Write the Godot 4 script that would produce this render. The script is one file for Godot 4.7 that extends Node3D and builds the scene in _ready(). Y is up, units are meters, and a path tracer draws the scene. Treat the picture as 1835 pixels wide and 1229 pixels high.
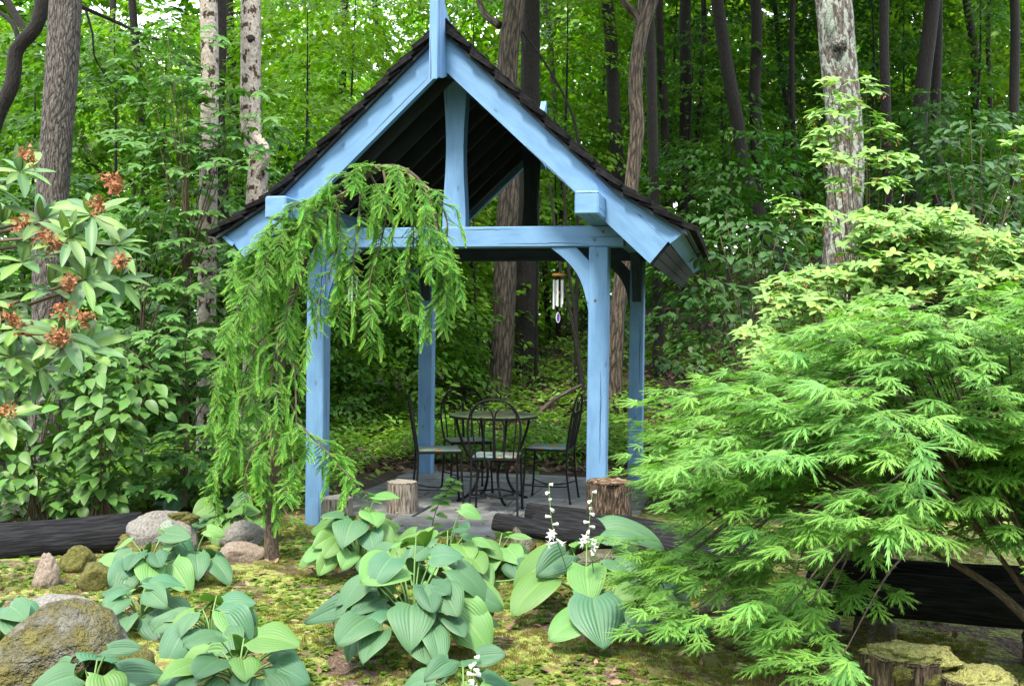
extends Node3D
# A blue timber garden pavilion in a woodland clearing. y is up, metres; the camera looks along -z.

const F := 1866.0
const EYE := 1.5
const PITCH := 0.0122
const ROLL := 0.0119
var rng := RandomNumberGenerator.new()
var M := {}
var taken := {}
var wob := FastNoiseLite.new()
var soft := FastNoiseLite.new()
var pav: Node3D


# ---------------------------------------------------------------- small helpers
func rf(a: float, b: float) -> float:
	return rng.randf_range(a, b)

func lin(r: float, g: float, b: float, a := 1.0) -> Color:
	var c := Color(r, g, b).linear_to_srgb()
	c.a = a
	return c

func at(x: float, y: float, d: float) -> Vector3:
	var px := x - 917.5
	var py := y - 614.5
	var ux := px * cos(ROLL) + py * sin(ROLL)
	var uy := -px * sin(ROLL) + py * cos(ROLL)
	var up := -uy / F * d
	return Vector3(ux / F * d, EYE + up * cos(PITCH) - d * sin(PITCH), -(d * cos(PITCH) + up * sin(PITCH)))

func gh(x: float, z: float) -> float:
	var d := -z
	var t := clampf((d - 11.3) / 5.0, 0.0, 1.6)
	var h := pow(t, 1.1) * (0.55 + 0.3 * clampf(x, -1.5, 4.0))
	h += 0.035 * soft.get_noise_2d(x * 14.0, z * 14.0) * (0.6 if d < 7.2 else 1.0)
	if d > 11.0:
		h += 0.12 * soft.get_noise_2d(x * 5.0 + 90.0, z * 5.0)
	if d > 7.4 and d < 11.2 and x > -1.9 and x < 1.6:
		h = minf(h, -0.004)
	return h

func on_ground(x: float, d: float) -> Vector3:
	return Vector3(x, gh(x, -d), -d)

func numbered(called: String) -> String:
	var n: int = taken.get(called, 0)
	taken[called] = n + 1
	return called if n == 0 else "%s_%03d" % [called, n]

func tag(o: Node, label: String, category: String, group := "", kind := "") -> Node:
	if label != "":
		o.set_meta("label", label)
	if category != "":
		o.set_meta("category", category)
	if group != "":
		o.set_meta("group", group)
	if kind != "":
		o.set_meta("kind", kind)
	return o

func thing(called: String, label: String, category: String, where: Vector3, turn := 0.0, group := "") -> Node3D:
	var o := Node3D.new()
	o.name = numbered(called)
	add_child(o)
	o.position = where
	o.rotation.y = turn
	tag(o, label, category, group)
	return o

func put(called: String, mesh: Mesh, m: Material, parent: Node) -> MeshInstance3D:
	var o := MeshInstance3D.new()
	o.mesh = mesh
	o.material_override = null
	for i in mesh.get_surface_count():
		o.set_surface_override_material(i, m)
	if parent == self:
		o.name = numbered(called)
		add_child(o)
	else:
		var n := 0
		for c in parent.get_children():
			var s := String(c.name)
			if s == called or (s.begins_with(called + "_") and s.substr(called.length() + 1).is_valid_int()):
				n += 1
		o.name = called if n == 0 else "%s_%03d" % [called, n]
		parent.add_child(o, true)
	return o

func begin() -> SurfaceTool:
	var st := SurfaceTool.new()
	st.begin(Mesh.PRIMITIVE_TRIANGLES)
	return st

func obj(called: String, st: SurfaceTool, m: Material, parent: Node) -> MeshInstance3D:
	return put(called, st.commit(), m, parent)

func many(called: String, mesh: Mesh, m: Material, xfs: Array, cols: Array, parent: Node) -> MultiMeshInstance3D:
	var mm := MultiMesh.new()
	mm.transform_format = MultiMesh.TRANSFORM_3D
	mm.use_colors = true
	mm.mesh = mesh
	mm.instance_count = xfs.size()
	for i in xfs.size():
		mm.set_instance_transform(i, xfs[i])
		mm.set_instance_color(i, cols[i % cols.size()])
	var o := MultiMeshInstance3D.new()
	o.multimesh = mm
	o.material_override = m
	mesh.surface_set_material(0, m)
	o.set_meta("kind", "stuff")
	if parent == self:
		o.name = numbered(called)
		add_child(o)
	else:
		o.name = called
		parent.add_child(o, true)
	return o


# ---------------------------------------------------------------- mesh helpers
func tri(st: SurfaceTool, a: Vector3, b: Vector3, c: Vector3, n: Vector3, ua := Vector2(), ub := Vector2(), uc := Vector2()) -> void:
	# front faces run clockwise seen from outside
	if (b - a).cross(c - a).dot(n) > 0.0:
		var t := b
		b = c
		c = t
		var tu := ub
		ub = uc
		uc = tu
	st.set_normal(n)
	st.set_uv(ua)
	st.add_vertex(a)
	st.set_normal(n)
	st.set_uv(ub)
	st.add_vertex(b)
	st.set_normal(n)
	st.set_uv(uc)
	st.add_vertex(c)

func quad(st: SurfaceTool, a: Vector3, b: Vector3, c: Vector3, d: Vector3, n: Vector3, uv: Array) -> void:
	tri(st, a, b, c, n, uv[0], uv[1], uv[2])
	tri(st, a, c, d, n, uv[0], uv[2], uv[3])

func beam(st: SurfaceTool, xf: Transform3D, size: Vector3, bev := 0.006) -> void:
	# chamfered box, wood grain (v) along its longest side
	var h := size * 0.5
	var b := minf(bev, minf(h.x, minf(h.y, h.z)) * 0.6)
	var long := size.max_axis_index()
	var off := Vector2(rng.randf() * 3.0, rng.randf() * 3.0)
	var uvf := func(p: Vector3, ax: int) -> Vector2:
		var other := -1
		for k in 3:
			if k != ax and k != long:
				other = k
		var lo := long
		if ax == long:
			lo = (long + 1) % 3
			other = (long + 2) % 3
		return Vector2(p[other] + ax * 0.37, p[lo]) + off
	var corner := func(s: Vector3, ax: int) -> Vector3:
		var p := s * (h - Vector3(b, b, b))
		p[ax] = s[ax] * h[ax]
		return p
	for ax in 3:
		var j := (ax + 1) % 3
		var k := (ax + 2) % 3
		for sg in [-1.0, 1.0]:
			var pts: Array[Vector3] = []
			for q in [[-1, -1], [1, -1], [1, 1], [-1, 1]]:
				var s := Vector3()
				s[ax] = sg
				s[j] = q[0]
				s[k] = q[1]
				pts.append(corner.call(s, ax))
			var n := Vector3()
			n[ax] = sg
			quad(st, xf * pts[0], xf * pts[1], xf * pts[2], xf * pts[3], (xf.basis * n).normalized(), [uvf.call(pts[0], ax), uvf.call(pts[1], ax), uvf.call(pts[2], ax), uvf.call(pts[3], ax)])
	for ax in 3:  # edges along ax
		var j := (ax + 1) % 3
		var k := (ax + 2) % 3
		for q in [[-1, -1], [1, -1], [1, 1], [-1, 1]]:
			var a := Vector3()
			a[j] = q[0]
			a[k] = q[1]
			var c := a
			a[ax] = -1
			c[ax] = 1
			var n := Vector3()
			n[j] = q[0]
			n[k] = q[1]
			var p0: Vector3 = corner.call(a, j)
			var p1: Vector3 = corner.call(c, j)
			var p2: Vector3 = corner.call(c, k)
			var p3: Vector3 = corner.call(a, k)
			quad(st, xf * p0, xf * p1, xf * p2, xf * p3, (xf.basis * n).normalized(), [uvf.call(p0, j), uvf.call(p1, j), uvf.call(p2, j), uvf.call(p3, j)])
	for sx in [-1, 1]:
		for sy in [-1, 1]:
			for sz in [-1, 1]:
				var s := Vector3(sx, sy, sz)
				tri(st, xf * corner.call(s, 0), xf * corner.call(s, 1), xf * corner.call(s, 2), (xf.basis * s).normalized())

func box(st: SurfaceTool, c: Vector3, size: Vector3, bev := 0.006) -> void:
	beam(st, Transform3D(Basis(), c), size, bev)

func extrude(st: SurfaceTool, poly: PackedVector2Array, z0: float, z1: float, xf := Transform3D(), grain := Vector2(0, 1)) -> void:
	var idx := Geometry2D.triangulate_polygon(poly)
	var off := Vector2(rng.randf() * 3.0, rng.randf() * 3.0)
	var uvp := func(p: Vector2) -> Vector2:
		return Vector2(p.dot(Vector2(grain.y, -grain.x)), p.dot(grain)) + off
	for zz in [z0, z1]:
		var n: Vector3 = xf.basis * Vector3(0, 0, 1.0 if zz > minf(z0, z1) else -1.0)
		for i in range(0, idx.size(), 3):
			var a := poly[idx[i]]
			var b := poly[idx[i + 1]]
			var c := poly[idx[i + 2]]
			tri(st, xf * Vector3(a.x, a.y, zz), xf * Vector3(b.x, b.y, zz), xf * Vector3(c.x, c.y, zz), n, uvp.call(a), uvp.call(b), uvp.call(c))
	var area := 0.0
	for i in poly.size():
		var a := poly[i]
		var b := poly[(i + 1) % poly.size()]
		area += a.x * b.y - b.x * a.y
	for i in poly.size():
		var a := poly[i]
		var b := poly[(i + 1) % poly.size()]
		var e := (b - a).normalized()
		var n2 := Vector2(e.y, -e.x) * signf(area)
		quad(st, xf * Vector3(a.x, a.y, z0), xf * Vector3(b.x, b.y, z0), xf * Vector3(b.x, b.y, z1), xf * Vector3(a.x, a.y, z1), xf.basis * Vector3(n2.x, n2.y, 0), [Vector2(z0, a.x + a.y) + off, Vector2(z0, b.x + b.y) + off, Vector2(z1, b.x + b.y) + off, Vector2(z1, a.x + a.y) + off])

func smooth_line(pts: Array, step: float) -> PackedVector3Array:
	# Catmull-Rom through the points
	var out := PackedVector3Array()
	for i in pts.size() - 1:
		var p0: Vector3 = pts[maxi(i - 1, 0)]
		var p1: Vector3 = pts[i]
		var p2: Vector3 = pts[i + 1]
		var p3: Vector3 = pts[mini(i + 2, pts.size() - 1)]
		var n := maxi(1, int(ceil(p1.distance_to(p2) / step)))
		for k in n:
			out.append(p1.cubic_interpolate(p2, p0, p3, float(k) / n))
	out.append(pts[pts.size() - 1])
	return out

func tube(st: SurfaceTool, pts: PackedVector3Array, r0: float, r1: float, sides := 8, rough := 0.0, flare := 0.0, caps := true, squash := 1.0) -> void:
	# a tapered round sweep; rough displaces the skin (share of the radius), flare widens the first end
	var n := pts.size()
	if n < 2:
		return
	var total := 0.0
	for i in n - 1:
		total += pts[i].distance_to(pts[i + 1])
	var dir := (pts[1] - pts[0]).normalized()
	var side := dir.cross(Vector3(0.31, 0.2, 0.93)).normalized()
	if absf(dir.y) > 0.8:
		side = dir.cross(Vector3(0, 0, 1)).normalized()
	var run := 0.0
	var rings: Array = []
	var norms: Array = []
	var runs := PackedFloat32Array()
	var sd := rng.randf() * 100.0
	for i in n:
		if i > 0:
			run += pts[i].distance_to(pts[i - 1])
		var t := run / maxf(total, 1e-5)
		var d2 := (pts[mini(i + 1, n - 1)] - pts[maxi(i - 1, 0)]).normalized()
		side = (side - d2 * side.dot(d2)).normalized()
		var up := d2.cross(side).normalized()
		var r := lerpf(r0, r1, t) * (1.0 + flare * exp(-run * 3.5))
		var ring := PackedVector3Array()
		var nr := PackedVector3Array()
		for k in sides + 1:
			var a := TAU * (k % sides) / sides
			var dv := side * cos(a) + up * sin(a) * squash
			var rr := r
			if rough > 0.0:
				rr *= 1.0 + rough * (wob.get_noise_3d(cos(a) * 38.0 + sd, sin(a) * 38.0, run * 22.0) + 0.6 * wob.get_noise_3d(cos(a) * 110.0, sin(a) * 110.0 + sd, run * 30.0))
				rr *= 1.0 + flare * 0.5 * exp(-run * 3.0) * sin(a * 4.0 + sd)
			ring.append(pts[i] + dv * rr)
			nr.append(dv.normalized())
		rings.append(ring)
		norms.append(nr)
		runs.append(run)
	for i in n - 1:
		var a: PackedVector3Array = rings[i]
		var b: PackedVector3Array = rings[i + 1]
		var na: PackedVector3Array = norms[i]
		var nb: PackedVector3Array = norms[i + 1]
		var rad := lerpf(r0, r1, 0.3)
		for k in sides:
			var u0 := TAU * rad * k / sides
			var u1 := TAU * rad * (k + 1) / sides
			for q in [[0, 0], [1, 1], [0, 1], [0, 0], [1, 0], [1, 1]]:
				var kk: int = k + q[1]
				st.set_normal(nb[kk] if q[0] == 1 else na[kk])
				st.set_uv(Vector2(u1 if q[1] == 1 else u0, runs[i + q[0]]))
				st.add_vertex(b[kk] if q[0] == 1 else a[kk])
	if caps:
		for e in [0, n - 1]:
			var ring: PackedVector3Array = rings[e]
			var nn := (pts[0] - pts[1]).normalized() if e == 0 else (pts[n - 1] - pts[n - 2]).normalized()
			for k in sides:
				tri(st, pts[e], ring[k], ring[k + 1], nn, Vector2(), Vector2(0.05, 0), Vector2(0, 0.05))

func rod(st: SurfaceTool, pts: Array, r: float, step := 0.03, sides := 7) -> void:
	tube(st, smooth_line(pts, step), r, r, sides)

func stone_mesh(size: Vector3, sd: float, lump := 0.3, detail := 18, flat := 0.0) -> ArrayMesh:
	# an uneven boulder: a displaced sphere, squared off a little, with facets
	var st := begin()
	var rows := detail
	var cols := detail * 2
	var planes: Array[Vector4] = []
	var r2 := RandomNumberGenerator.new()
	r2.seed = int(sd * 977.0) + 5
	for i in 9:
		var pn := Vector3(r2.randf_range(-1, 1), r2.randf_range(-0.4, 1), r2.randf_range(-1, 1)).normalized()
		planes.append(Vector4(pn.x, pn.y, pn.z, r2.randf_range(0.62, 0.92)))
	var p := func(i: int, k: int) -> Vector3:
		var th := PI * i / rows
		var ph := TAU * (k % cols) / cols
		var d := Vector3(sin(th) * cos(ph), cos(th), sin(th) * sin(ph))
		var r := 1.0
		for pl: Vector4 in planes:
			var c := d.x * pl.x + d.y * pl.y + d.z * pl.z
			if c > 0.05:
				r = minf(r, pl.w / c)
		r *= 1.0 + lump * 0.5 * wob.get_noise_3d(d.x * 40.0 + sd * 31.0, d.y * 40.0, d.z * 40.0) + lump * 0.3 * wob.get_noise_3d(d.x * 170.0, d.y * 170.0 + sd * 17.0, d.z * 170.0)
		var v := d * r
		if flat > 0.0:
			v.y = clampf(v.y, -1.0, 1.0 - flat)
		return v * size * 0.5
	for i in rows:
		for k in cols:
			for q in [[0, 0], [1, 1], [0, 1], [0, 0], [1, 0], [1, 1]]:
				st.set_uv(Vector2(float(k + q[1]) / cols, float(i + q[0]) / rows))
				st.add_vertex(p.call(i + q[0], k + q[1]))
	st.generate_normals()
	return st.commit()


# ---------------------------------------------------------------- materials
func noise(kind: int, freq: float, sd: int, oct := 4, gain := 0.5) -> FastNoiseLite:
	var n := FastNoiseLite.new()
	n.noise_type = kind
	n.frequency = freq
	n.seed = sd
	n.fractal_octaves = oct
	n.fractal_gain = gain
	return n

func ramp(stops: Array, colors: Array, hard := false) -> Gradient:
	var g := Gradient.new()
	g.offsets = PackedFloat32Array(stops)
	g.colors = PackedColorArray(colors)
	if hard:
		g.interpolation_mode = Gradient.GRADIENT_INTERPOLATE_CONSTANT
	return g

func ntex(n: FastNoiseLite, w := 512, h := 512, g: Gradient = null) -> NoiseTexture2D:
	var t := NoiseTexture2D.new()
	t.width = w
	t.height = h
	t.seamless = true
	t.seamless_blend_skirt = 0.15
	t.noise = n
	if g:
		t.color_ramp = g
	return t

func mat(called: String, c: Color, rough := 0.8) -> StandardMaterial3D:
	var m := StandardMaterial3D.new()
	m.resource_name = called
	m.albedo_color = c
	m.roughness = rough
	M[called] = m
	return m

func leaf_mat(called: String, rough: float, through: float, tint: Color, shade := 1.0) -> StandardMaterial3D:
	var m := mat(called, Color.WHITE, rough)
	m.vertex_color_use_as_albedo = true
	m.albedo_color = lin(shade, shade, shade)
	m.cull_mode = BaseMaterial3D.CULL_DISABLED
	m.backlight_enabled = true
	m.backlight = Color(tint.r * through, tint.g * through, tint.b * through).linear_to_srgb()
	return m

func bark(called: String, n: FastNoiseLite, stops: Array, cols: Array, scale: Vector3, relief: float, spots: NoiseTexture2D = null, hard := false) -> StandardMaterial3D:
	var m := mat(called, Color.WHITE, 0.95)
	m.albedo_texture = ntex(n, 512, 512, ramp(stops, cols, hard))
	m.uv1_scale = scale
	m.heightmap_enabled = true
	m.heightmap_texture = ntex(n, 512, 512)
	m.heightmap_scale = relief
	m.heightmap_flip_texture = false
	if spots:
		m.detail_enabled = true
		m.detail_albedo = spots
		m.detail_uv_layer = BaseMaterial3D.DETAIL_UV_1
		m.detail_blend_mode = BaseMaterial3D.BLEND_MODE_MUL
	return m

func paint_texture(sd: int, base: Color, deep: Color) -> ImageTexture:
	# weathered brushed paint on sawn timber: grain lines, knots and a few long drying cracks
	var w := 256
	var h := 1024
	var im := Image.create(w, h, false, Image.FORMAT_RGB8)
	var gn := noise(FastNoiseLite.TYPE_SIMPLEX_SMOOTH, 0.05, sd, 3)
	var fine := noise(FastNoiseLite.TYPE_SIMPLEX, 0.11, sd + 3, 2)
	var blot := noise(FastNoiseLite.TYPE_SIMPLEX, 0.012, sd + 5, 3)
	var r2 := RandomNumberGenerator.new()
	r2.seed = sd
	var knots: Array[Vector2] = []
	for i in 5:
		knots.append(Vector2(r2.randf_range(20, w - 20), r2.randf_range(30, h - 30)))
	for y in h:
		for x in w:
			var g := gn.get_noise_2d(x * 2.4, y * 0.09) * 0.55 + fine.get_noise_2d(x * 4.0, y * 0.12) * 0.45
			var b := blot.get_noise_2d(x, y * 0.4)
			var k := clampf(0.34 - 0.5 * g - 0.55 * b, 0.0, 1.0)
			im.set_pixel(x, y, base.lerp(deep, k))
	for kn in knots:
		for y in range(-16, 17):
			for x in range(-9, 10):
				var q := Vector2(x / 8.0, y / 14.0).length()
				if q < 1.0:
					var px := posmod(int(kn.x) + x, w)
					var py := posmod(int(kn.y) + y, h)
					var ring := 0.5 + 0.5 * cos(q * 14.0)
					im.set_pixel(px, py, im.get_pixel(px, py).lerp(deep.darkened(0.35), (1.0 - q) * 0.5 + ring * 0.18))
	for i in 4:
		var x := r2.randf_range(30, w - 30)
		var y0 := r2.randi_range(0, h)
		var n := r2.randi_range(200, 560)
		for j in n:
			x += r2.randf_range(-0.35, 0.35)
			var wd := 1.0 + 1.4 * sin(PI * j / n)
			for q in range(-2, 3):
				var cover := clampf(wd * 0.6 - absf(q) * 0.55, 0.0, 1.0)
				if cover > 0.0:
					var px := posmod(int(x) + q, w)
					var py := posmod(y0 + j, h)
					im.set_pixel(px, py, im.get_pixel(px, py).lerp(Color(0.05, 0.07, 0.10), cover * 0.85))
	im.generate_mipmaps()
	return ImageTexture.create_from_image(im)

func materials() -> void:
	var S := FastNoiseLite.TYPE_SIMPLEX_SMOOTH
	var C := FastNoiseLite.TYPE_CELLULAR
	# painted timber
	var m := mat("blue_paint", Color.WHITE, 0.62)
	m.albedo_texture = paint_texture(11, lin(0.20, 0.365, 0.61), lin(0.135, 0.27, 0.48))
	m.uv1_scale = Vector3(2.4, 0.55, 1)
	m.heightmap_enabled = true
	m.heightmap_texture = m.albedo_texture
	m.heightmap_scale = 0.25
	m = mat("shaded_soffit", Color.WHITE, 0.85)  # shade under the roof and eaves put into the colour
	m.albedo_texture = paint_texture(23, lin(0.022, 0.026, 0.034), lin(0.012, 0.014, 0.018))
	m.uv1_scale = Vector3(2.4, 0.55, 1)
	m = mat("shaded_timber", Color.WHITE, 0.8)  # blue timber with the shade inside the pavilion put into its colour
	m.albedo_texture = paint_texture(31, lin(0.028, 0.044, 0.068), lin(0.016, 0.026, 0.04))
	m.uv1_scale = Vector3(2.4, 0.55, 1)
	for i in 4:
		m = mat("slate_%d" % i, lin(0.007 + 0.003 * i, 0.0068 + 0.0025 * i, 0.0075 + 0.0028 * i), 0.95)
		m.metallic_specular = 0.3
		m.uv1_triplanar = true
		m.uv1_scale = Vector3(3, 3, 3)
		m.albedo_texture = ntex(noise(S, 0.02, 40 + i, 5, 0.6), 256, 256, ramp([0.2, 0.8], [Color(0.6, 0.58, 0.6), Color(1, 1, 1)]))
		m.heightmap_enabled = true
		m.heightmap_texture = M["slate_0"].albedo_texture
		m.heightmap_scale = 0.5
	# bark
	var stretched := noise(FastNoiseLite.TYPE_SIMPLEX, 0.018, 5, 5, 0.6)
	stretched.fractal_type = FastNoiseLite.FRACTAL_RIDGED
	bark("bark_furrowed", stretched, [0.12, 0.42, 0.75], [lin(0.30, 0.27, 0.24), lin(0.15, 0.125, 0.11), lin(0.035, 0.026, 0.022)], Vector3(2.4, 0.55, 1), -2.5)
	M["bark_furrowed"].heightmap_flip_texture = false
	var spots := noise(S, 0.011, 9, 4, 0.55)
	bark("bark_mottled", noise(S, 0.03, 6, 5, 0.6), [0.2, 0.8], [lin(0.36, 0.31, 0.26), lin(0.56, 0.50, 0.43)], Vector3(2.0, 1.3, 1), 0.8,
		ntex(spots, 512, 512, ramp([0.0, 0.31, 0.38, 0.6, 1.0], [Color(0.30, 0.23, 0.19), Color(0.36, 0.29, 0.24), Color(0.9, 0.88, 0.86), Color(1, 1, 1), Color(0.85, 0.84, 0.83)])))
	var plated := noise(FastNoiseLite.TYPE_SIMPLEX, 0.011, 15, 5, 0.6)
	plated.fractal_type = FastNoiseLite.FRACTAL_RIDGED
	bark("bark_brown", plated, [0.1, 0.45, 0.8], [lin(0.36, 0.28, 0.20), lin(0.15, 0.11, 0.075), lin(0.025, 0.018, 0.013)], Vector3(2.2, 0.36, 1), -2.5)
	bark("bark_lichen", noise(S, 0.025, 18, 5, 0.6), [0.25, 0.55, 0.8], [lin(0.07, 0.055, 0.045), lin(0.19, 0.16, 0.135), lin(0.3, 0.26, 0.22)], Vector3(2.0, 0.9, 1), 1.4,
		ntex(noise(S, 0.009, 77, 4, 0.6), 512, 512, ramp([0.0, 0.56, 0.63, 1.0], [Color(0.8, 0.76, 0.74), Color(1, 1, 1), Color(1, 1, 1), Color(1, 1, 1)])))
	var li: StandardMaterial3D = M["bark_lichen"]
	li.detail_blend_mode = BaseMaterial3D.BLEND_MODE_MIX
	var pale := lin(0.25, 0.27, 0.225)
	li.detail_albedo = ntex(noise(S, 0.010, 77, 5, 0.6), 512, 512, ramp([0.0, 0.53, 0.59, 1.0], [Color(pale, 0.0), Color(pale, 0.0), Color(pale, 0.92), pale]))
	var m2 := mat("lichen", lin(0.40, 0.46, 0.38), 0.95)
	m2.albedo_texture = ntex(noise(S, 0.05, 31, 4), 256, 256, ramp([0.2, 0.8], [Color(0.6, 0.6, 0.55), Color(1, 1, 1)]))
	m2.uv1_triplanar = true
	m2.uv1_scale = Vector3(6, 6, 6)
	bark("bark_dark", noise(S, 0.03, 25, 5, 0.6), [0.2, 0.8], [lin(0.012, 0.009, 0.007), lin(0.05, 0.038, 0.028)], Vector3(2.5, 0.7, 1), 1.0)
	mat("twig", lin(0.11, 0.075, 0.05), 0.85)
	mat("green_stem", lin(0.12, 0.22, 0.06), 0.6)
	bark("bark_conifer", noise(S, 0.03, 29, 5, 0.6), [0.2, 0.8], [lin(0.06, 0.04, 0.03), lin(0.2, 0.145, 0.105)], Vector3(6.0, 1.4, 1), 0.6)
	# charred timbers, cut wood
	m = mat("charred", Color.WHITE, 0.85)
	m.metallic_specular = 0.3
	m.albedo_texture = ntex(noise(S, 0.02, 33, 5, 0.6), 512, 512, ramp([0.25, 0.75], [lin(0.004, 0.004, 0.005), lin(0.024, 0.024, 0.027)]))
	m.uv1_scale = Vector3(5.0, 0.35, 1)
	m.heightmap_enabled = true
	m.heightmap_texture = M["charred"].albedo_texture
	m.heightmap_scale = 3.0
	m = mat("stump_side", Color.WHITE, 0.9)
	m.albedo_texture = ntex(noise(S, 0.02, 35, 5, 0.6), 512, 512, ramp([0.2, 0.5, 0.8], [lin(0.08, 0.062, 0.048), lin(0.26, 0.22, 0.18), lin(0.40, 0.36, 0.31)]))
	m.uv1_scale = Vector3(4.5, 0.6, 1)
	m.heightmap_enabled = true
	m.heightmap_texture = m.albedo_texture
	m.heightmap_scale = 1.2
	m = mat("stump_rotten", Color.WHITE, 0.95)
	m.albedo_texture = ntex(noise(S, 0.02, 36, 5, 0.62), 512, 512, ramp([0.3, 0.5, 0.75], [lin(0.02, 0.014, 0.01), lin(0.10, 0.06, 0.035), lin(0.28, 0.20, 0.14)]))
	m.uv1_scale = Vector3(5.0, 0.8, 1)
	m.heightmap_enabled = true
	m.heightmap_texture = m.albedo_texture
	m.heightmap_scale = 3.0
	m = mat("stump_top", Color.WHITE, 0.9)
	m.albedo_texture = ring_texture()
	m = mat("moss", Color.WHITE, 1.0)
	m.albedo_texture = ntex(noise(S, 0.03, 50, 5, 0.65), 512, 512, ramp([0.25, 0.5, 0.75], [lin(0.10, 0.075, 0.025), lin(0.16, 0.15, 0.03), lin(0.26, 0.28, 0.05)]))
	m.uv1_triplanar = true
	m.uv1_scale = Vector3(3, 3, 3)
	m.heightmap_enabled = true
	m.heightmap_texture = ntex(noise(S, 0.08, 51, 4, 0.65), 512, 512)
	m.heightmap_scale = 2.0
	m = mat("pale_moss", Color.WHITE, 1.0)
	m.albedo_texture = ntex(noise(S, 0.03, 55, 5, 0.65), 512, 512, ramp([0.25, 0.5, 0.75], [lin(0.20, 0.16, 0.06), lin(0.33, 0.32, 0.09), lin(0.46, 0.48, 0.16)]))
	m.uv1_triplanar = true
	m.uv1_scale = Vector3(3, 3, 3)
	m.heightmap_enabled = true
	m.heightmap_texture = M["moss"].heightmap_texture
	m.heightmap_scale = 3.0
	m = mat("rust_moss", Color.WHITE, 1.0)
	m.albedo_texture = ntex(noise(S, 0.015, 52, 5, 0.6), 256, 256, ramp([0.25, 0.5, 0.72], [lin(0.10, 0.05, 0.02), lin(0.26, 0.12, 0.03), lin(0.5, 0.42, 0.33)]))
	m.uv1_triplanar = true
	m.uv1_scale = Vector3(4, 4, 4)
	m.heightmap_enabled = true
	m.heightmap_texture = M["moss"].heightmap_texture
	m.heightmap_scale = 1.5
	# stone
	m = mat("granite", Color.WHITE, 0.9)
	m.albedo_texture = ntex(noise(S, 0.04, 60, 5, 0.7), 512, 512, ramp([0.2, 0.5, 0.8], [lin(0.13, 0.12, 0.11), lin(0.33, 0.30, 0.27), lin(0.5, 0.47, 0.43)]))
	m.uv1_triplanar = true
	m.uv1_scale = Vector3(2.2, 2.2, 2.2)
	m.heightmap_enabled = true
	m.heightmap_texture = m.albedo_texture
	m.heightmap_scale = 1.2
	m = mat("mossy_rock", Color.WHITE, 0.95)
	m.albedo_texture = ntex(noise(S, 0.009, 61, 6, 0.6), 512, 512, ramp([0.28, 0.42, 0.5, 0.62, 0.8], [lin(0.21, 0.20, 0.18), lin(0.13, 0.12, 0.085), lin(0.10, 0.09, 0.04), lin(0.15, 0.125, 0.03), lin(0.20, 0.19, 0.045)]))
	m.uv1_triplanar = true
	m.uv1_scale = Vector3(1.4, 1.4, 1.4)
	m.heightmap_enabled = true
	m.heightmap_texture = ntex(noise(S, 0.04, 62, 6, 0.7), 512, 512)
	m.heightmap_scale = 4.5
	m = mat("pink_rock", lin(0.52, 0.40, 0.34), 0.9)
	m.albedo_texture = M["granite"].albedo_texture
	m.albedo_color = Color(0.97, 0.90, 0.85)
	m.uv1_triplanar = true
	m.uv1_scale = Vector3(3, 3, 3)
	for i in 3:
		m = mat("flagstone_%d" % i, Color(0.86 + 0.07 * i, 0.88 + 0.06 * i, 0.9 + 0.05 * i), 0.75)
		m.albedo_texture = ntex(noise(S, 0.012, 70 + i, 5, 0.6), 256, 256, ramp([0.2, 0.8], [lin(0.14, 0.145, 0.145), lin(0.30, 0.30, 0.29)]))
		m.uv1_triplanar = true
		m.uv1_scale = Vector3(1, 1, 1)
	# ground
	m = mat("garden_moss", Color.WHITE, 1.0)
	m.albedo_texture = moss_texture()
	m.uv1_scale = Vector3(0.31, 0.31, 1)
	m.heightmap_enabled = true
	m.heightmap_texture = ntex(noise(S, 0.06, 81, 5, 0.7), 1024, 1024)
	m.heightmap_scale = 2.5
	m = mat("leaf_litter", Color.WHITE, 1.0)
	var cell := noise(C, 0.05, 82, 2)
	cell.cellular_return_type = FastNoiseLite.RETURN_CELL_VALUE
	m.albedo_texture = ntex(cell, 1024, 1024, ramp([0.0, 0.3, 0.55, 0.8, 1.0], [lin(0.03, 0.02, 0.013), lin(0.09, 0.055, 0.035), lin(0.05, 0.033, 0.02), lin(0.16, 0.11, 0.08), lin(0.07, 0.05, 0.03)]))
	m.uv1_scale = Vector3(0.5, 0.5, 1)
	m.heightmap_enabled = true
	m.heightmap_texture = m.albedo_texture
	m.heightmap_scale = 3.0
	# iron, mosaic, chimes
	m = mat("black_iron", lin(0.008, 0.008, 0.009), 0.6)
	m.metallic_specular = 0.3
	for k in 2:
		var tile := noise(C, 0.035 if k == 0 else 0.03, 90 + k, 1)
		tile.cellular_return_type = FastNoiseLite.RETURN_CELL_VALUE
		m = mat(["mosaic_seat", "mosaic_table"][k], Color.WHITE, 0.3)
		var pal: Array = [lin(0.10, 0.35, 0.55), lin(0.22, 0.5, 0.65), lin(0.6, 0.25, 0.06), lin(0.10, 0.38, 0.5), lin(0.65, 0.45, 0.10), lin(0.12, 0.32, 0.12), lin(0.5, 0.09, 0.06), lin(0.3, 0.55, 0.65)]
		if k == 1:
			pal = [lin(0.16, 0.26, 0.12), lin(0.42, 0.36, 0.14), lin(0.10, 0.22, 0.26), lin(0.50, 0.30, 0.12), lin(0.12, 0.28, 0.12), lin(0.36, 0.14, 0.08), lin(0.45, 0.5, 0.34), lin(0.1, 0.2, 0.36)]
		m.albedo_texture = ntex(tile, 512, 512, ramp([0.0, 0.2, 0.32, 0.45, 0.56, 0.68, 0.8, 0.9], pal, true))
		m.uv1_scale = Vector3(1.6, 1.6, 1)
	mat("tile_rim", lin(0.22, 0.32, 0.14), 0.35)
	m = mat("chime_tube", lin(0.8, 0.8, 0.8), 0.35)
	m.metallic = 0.1
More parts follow.
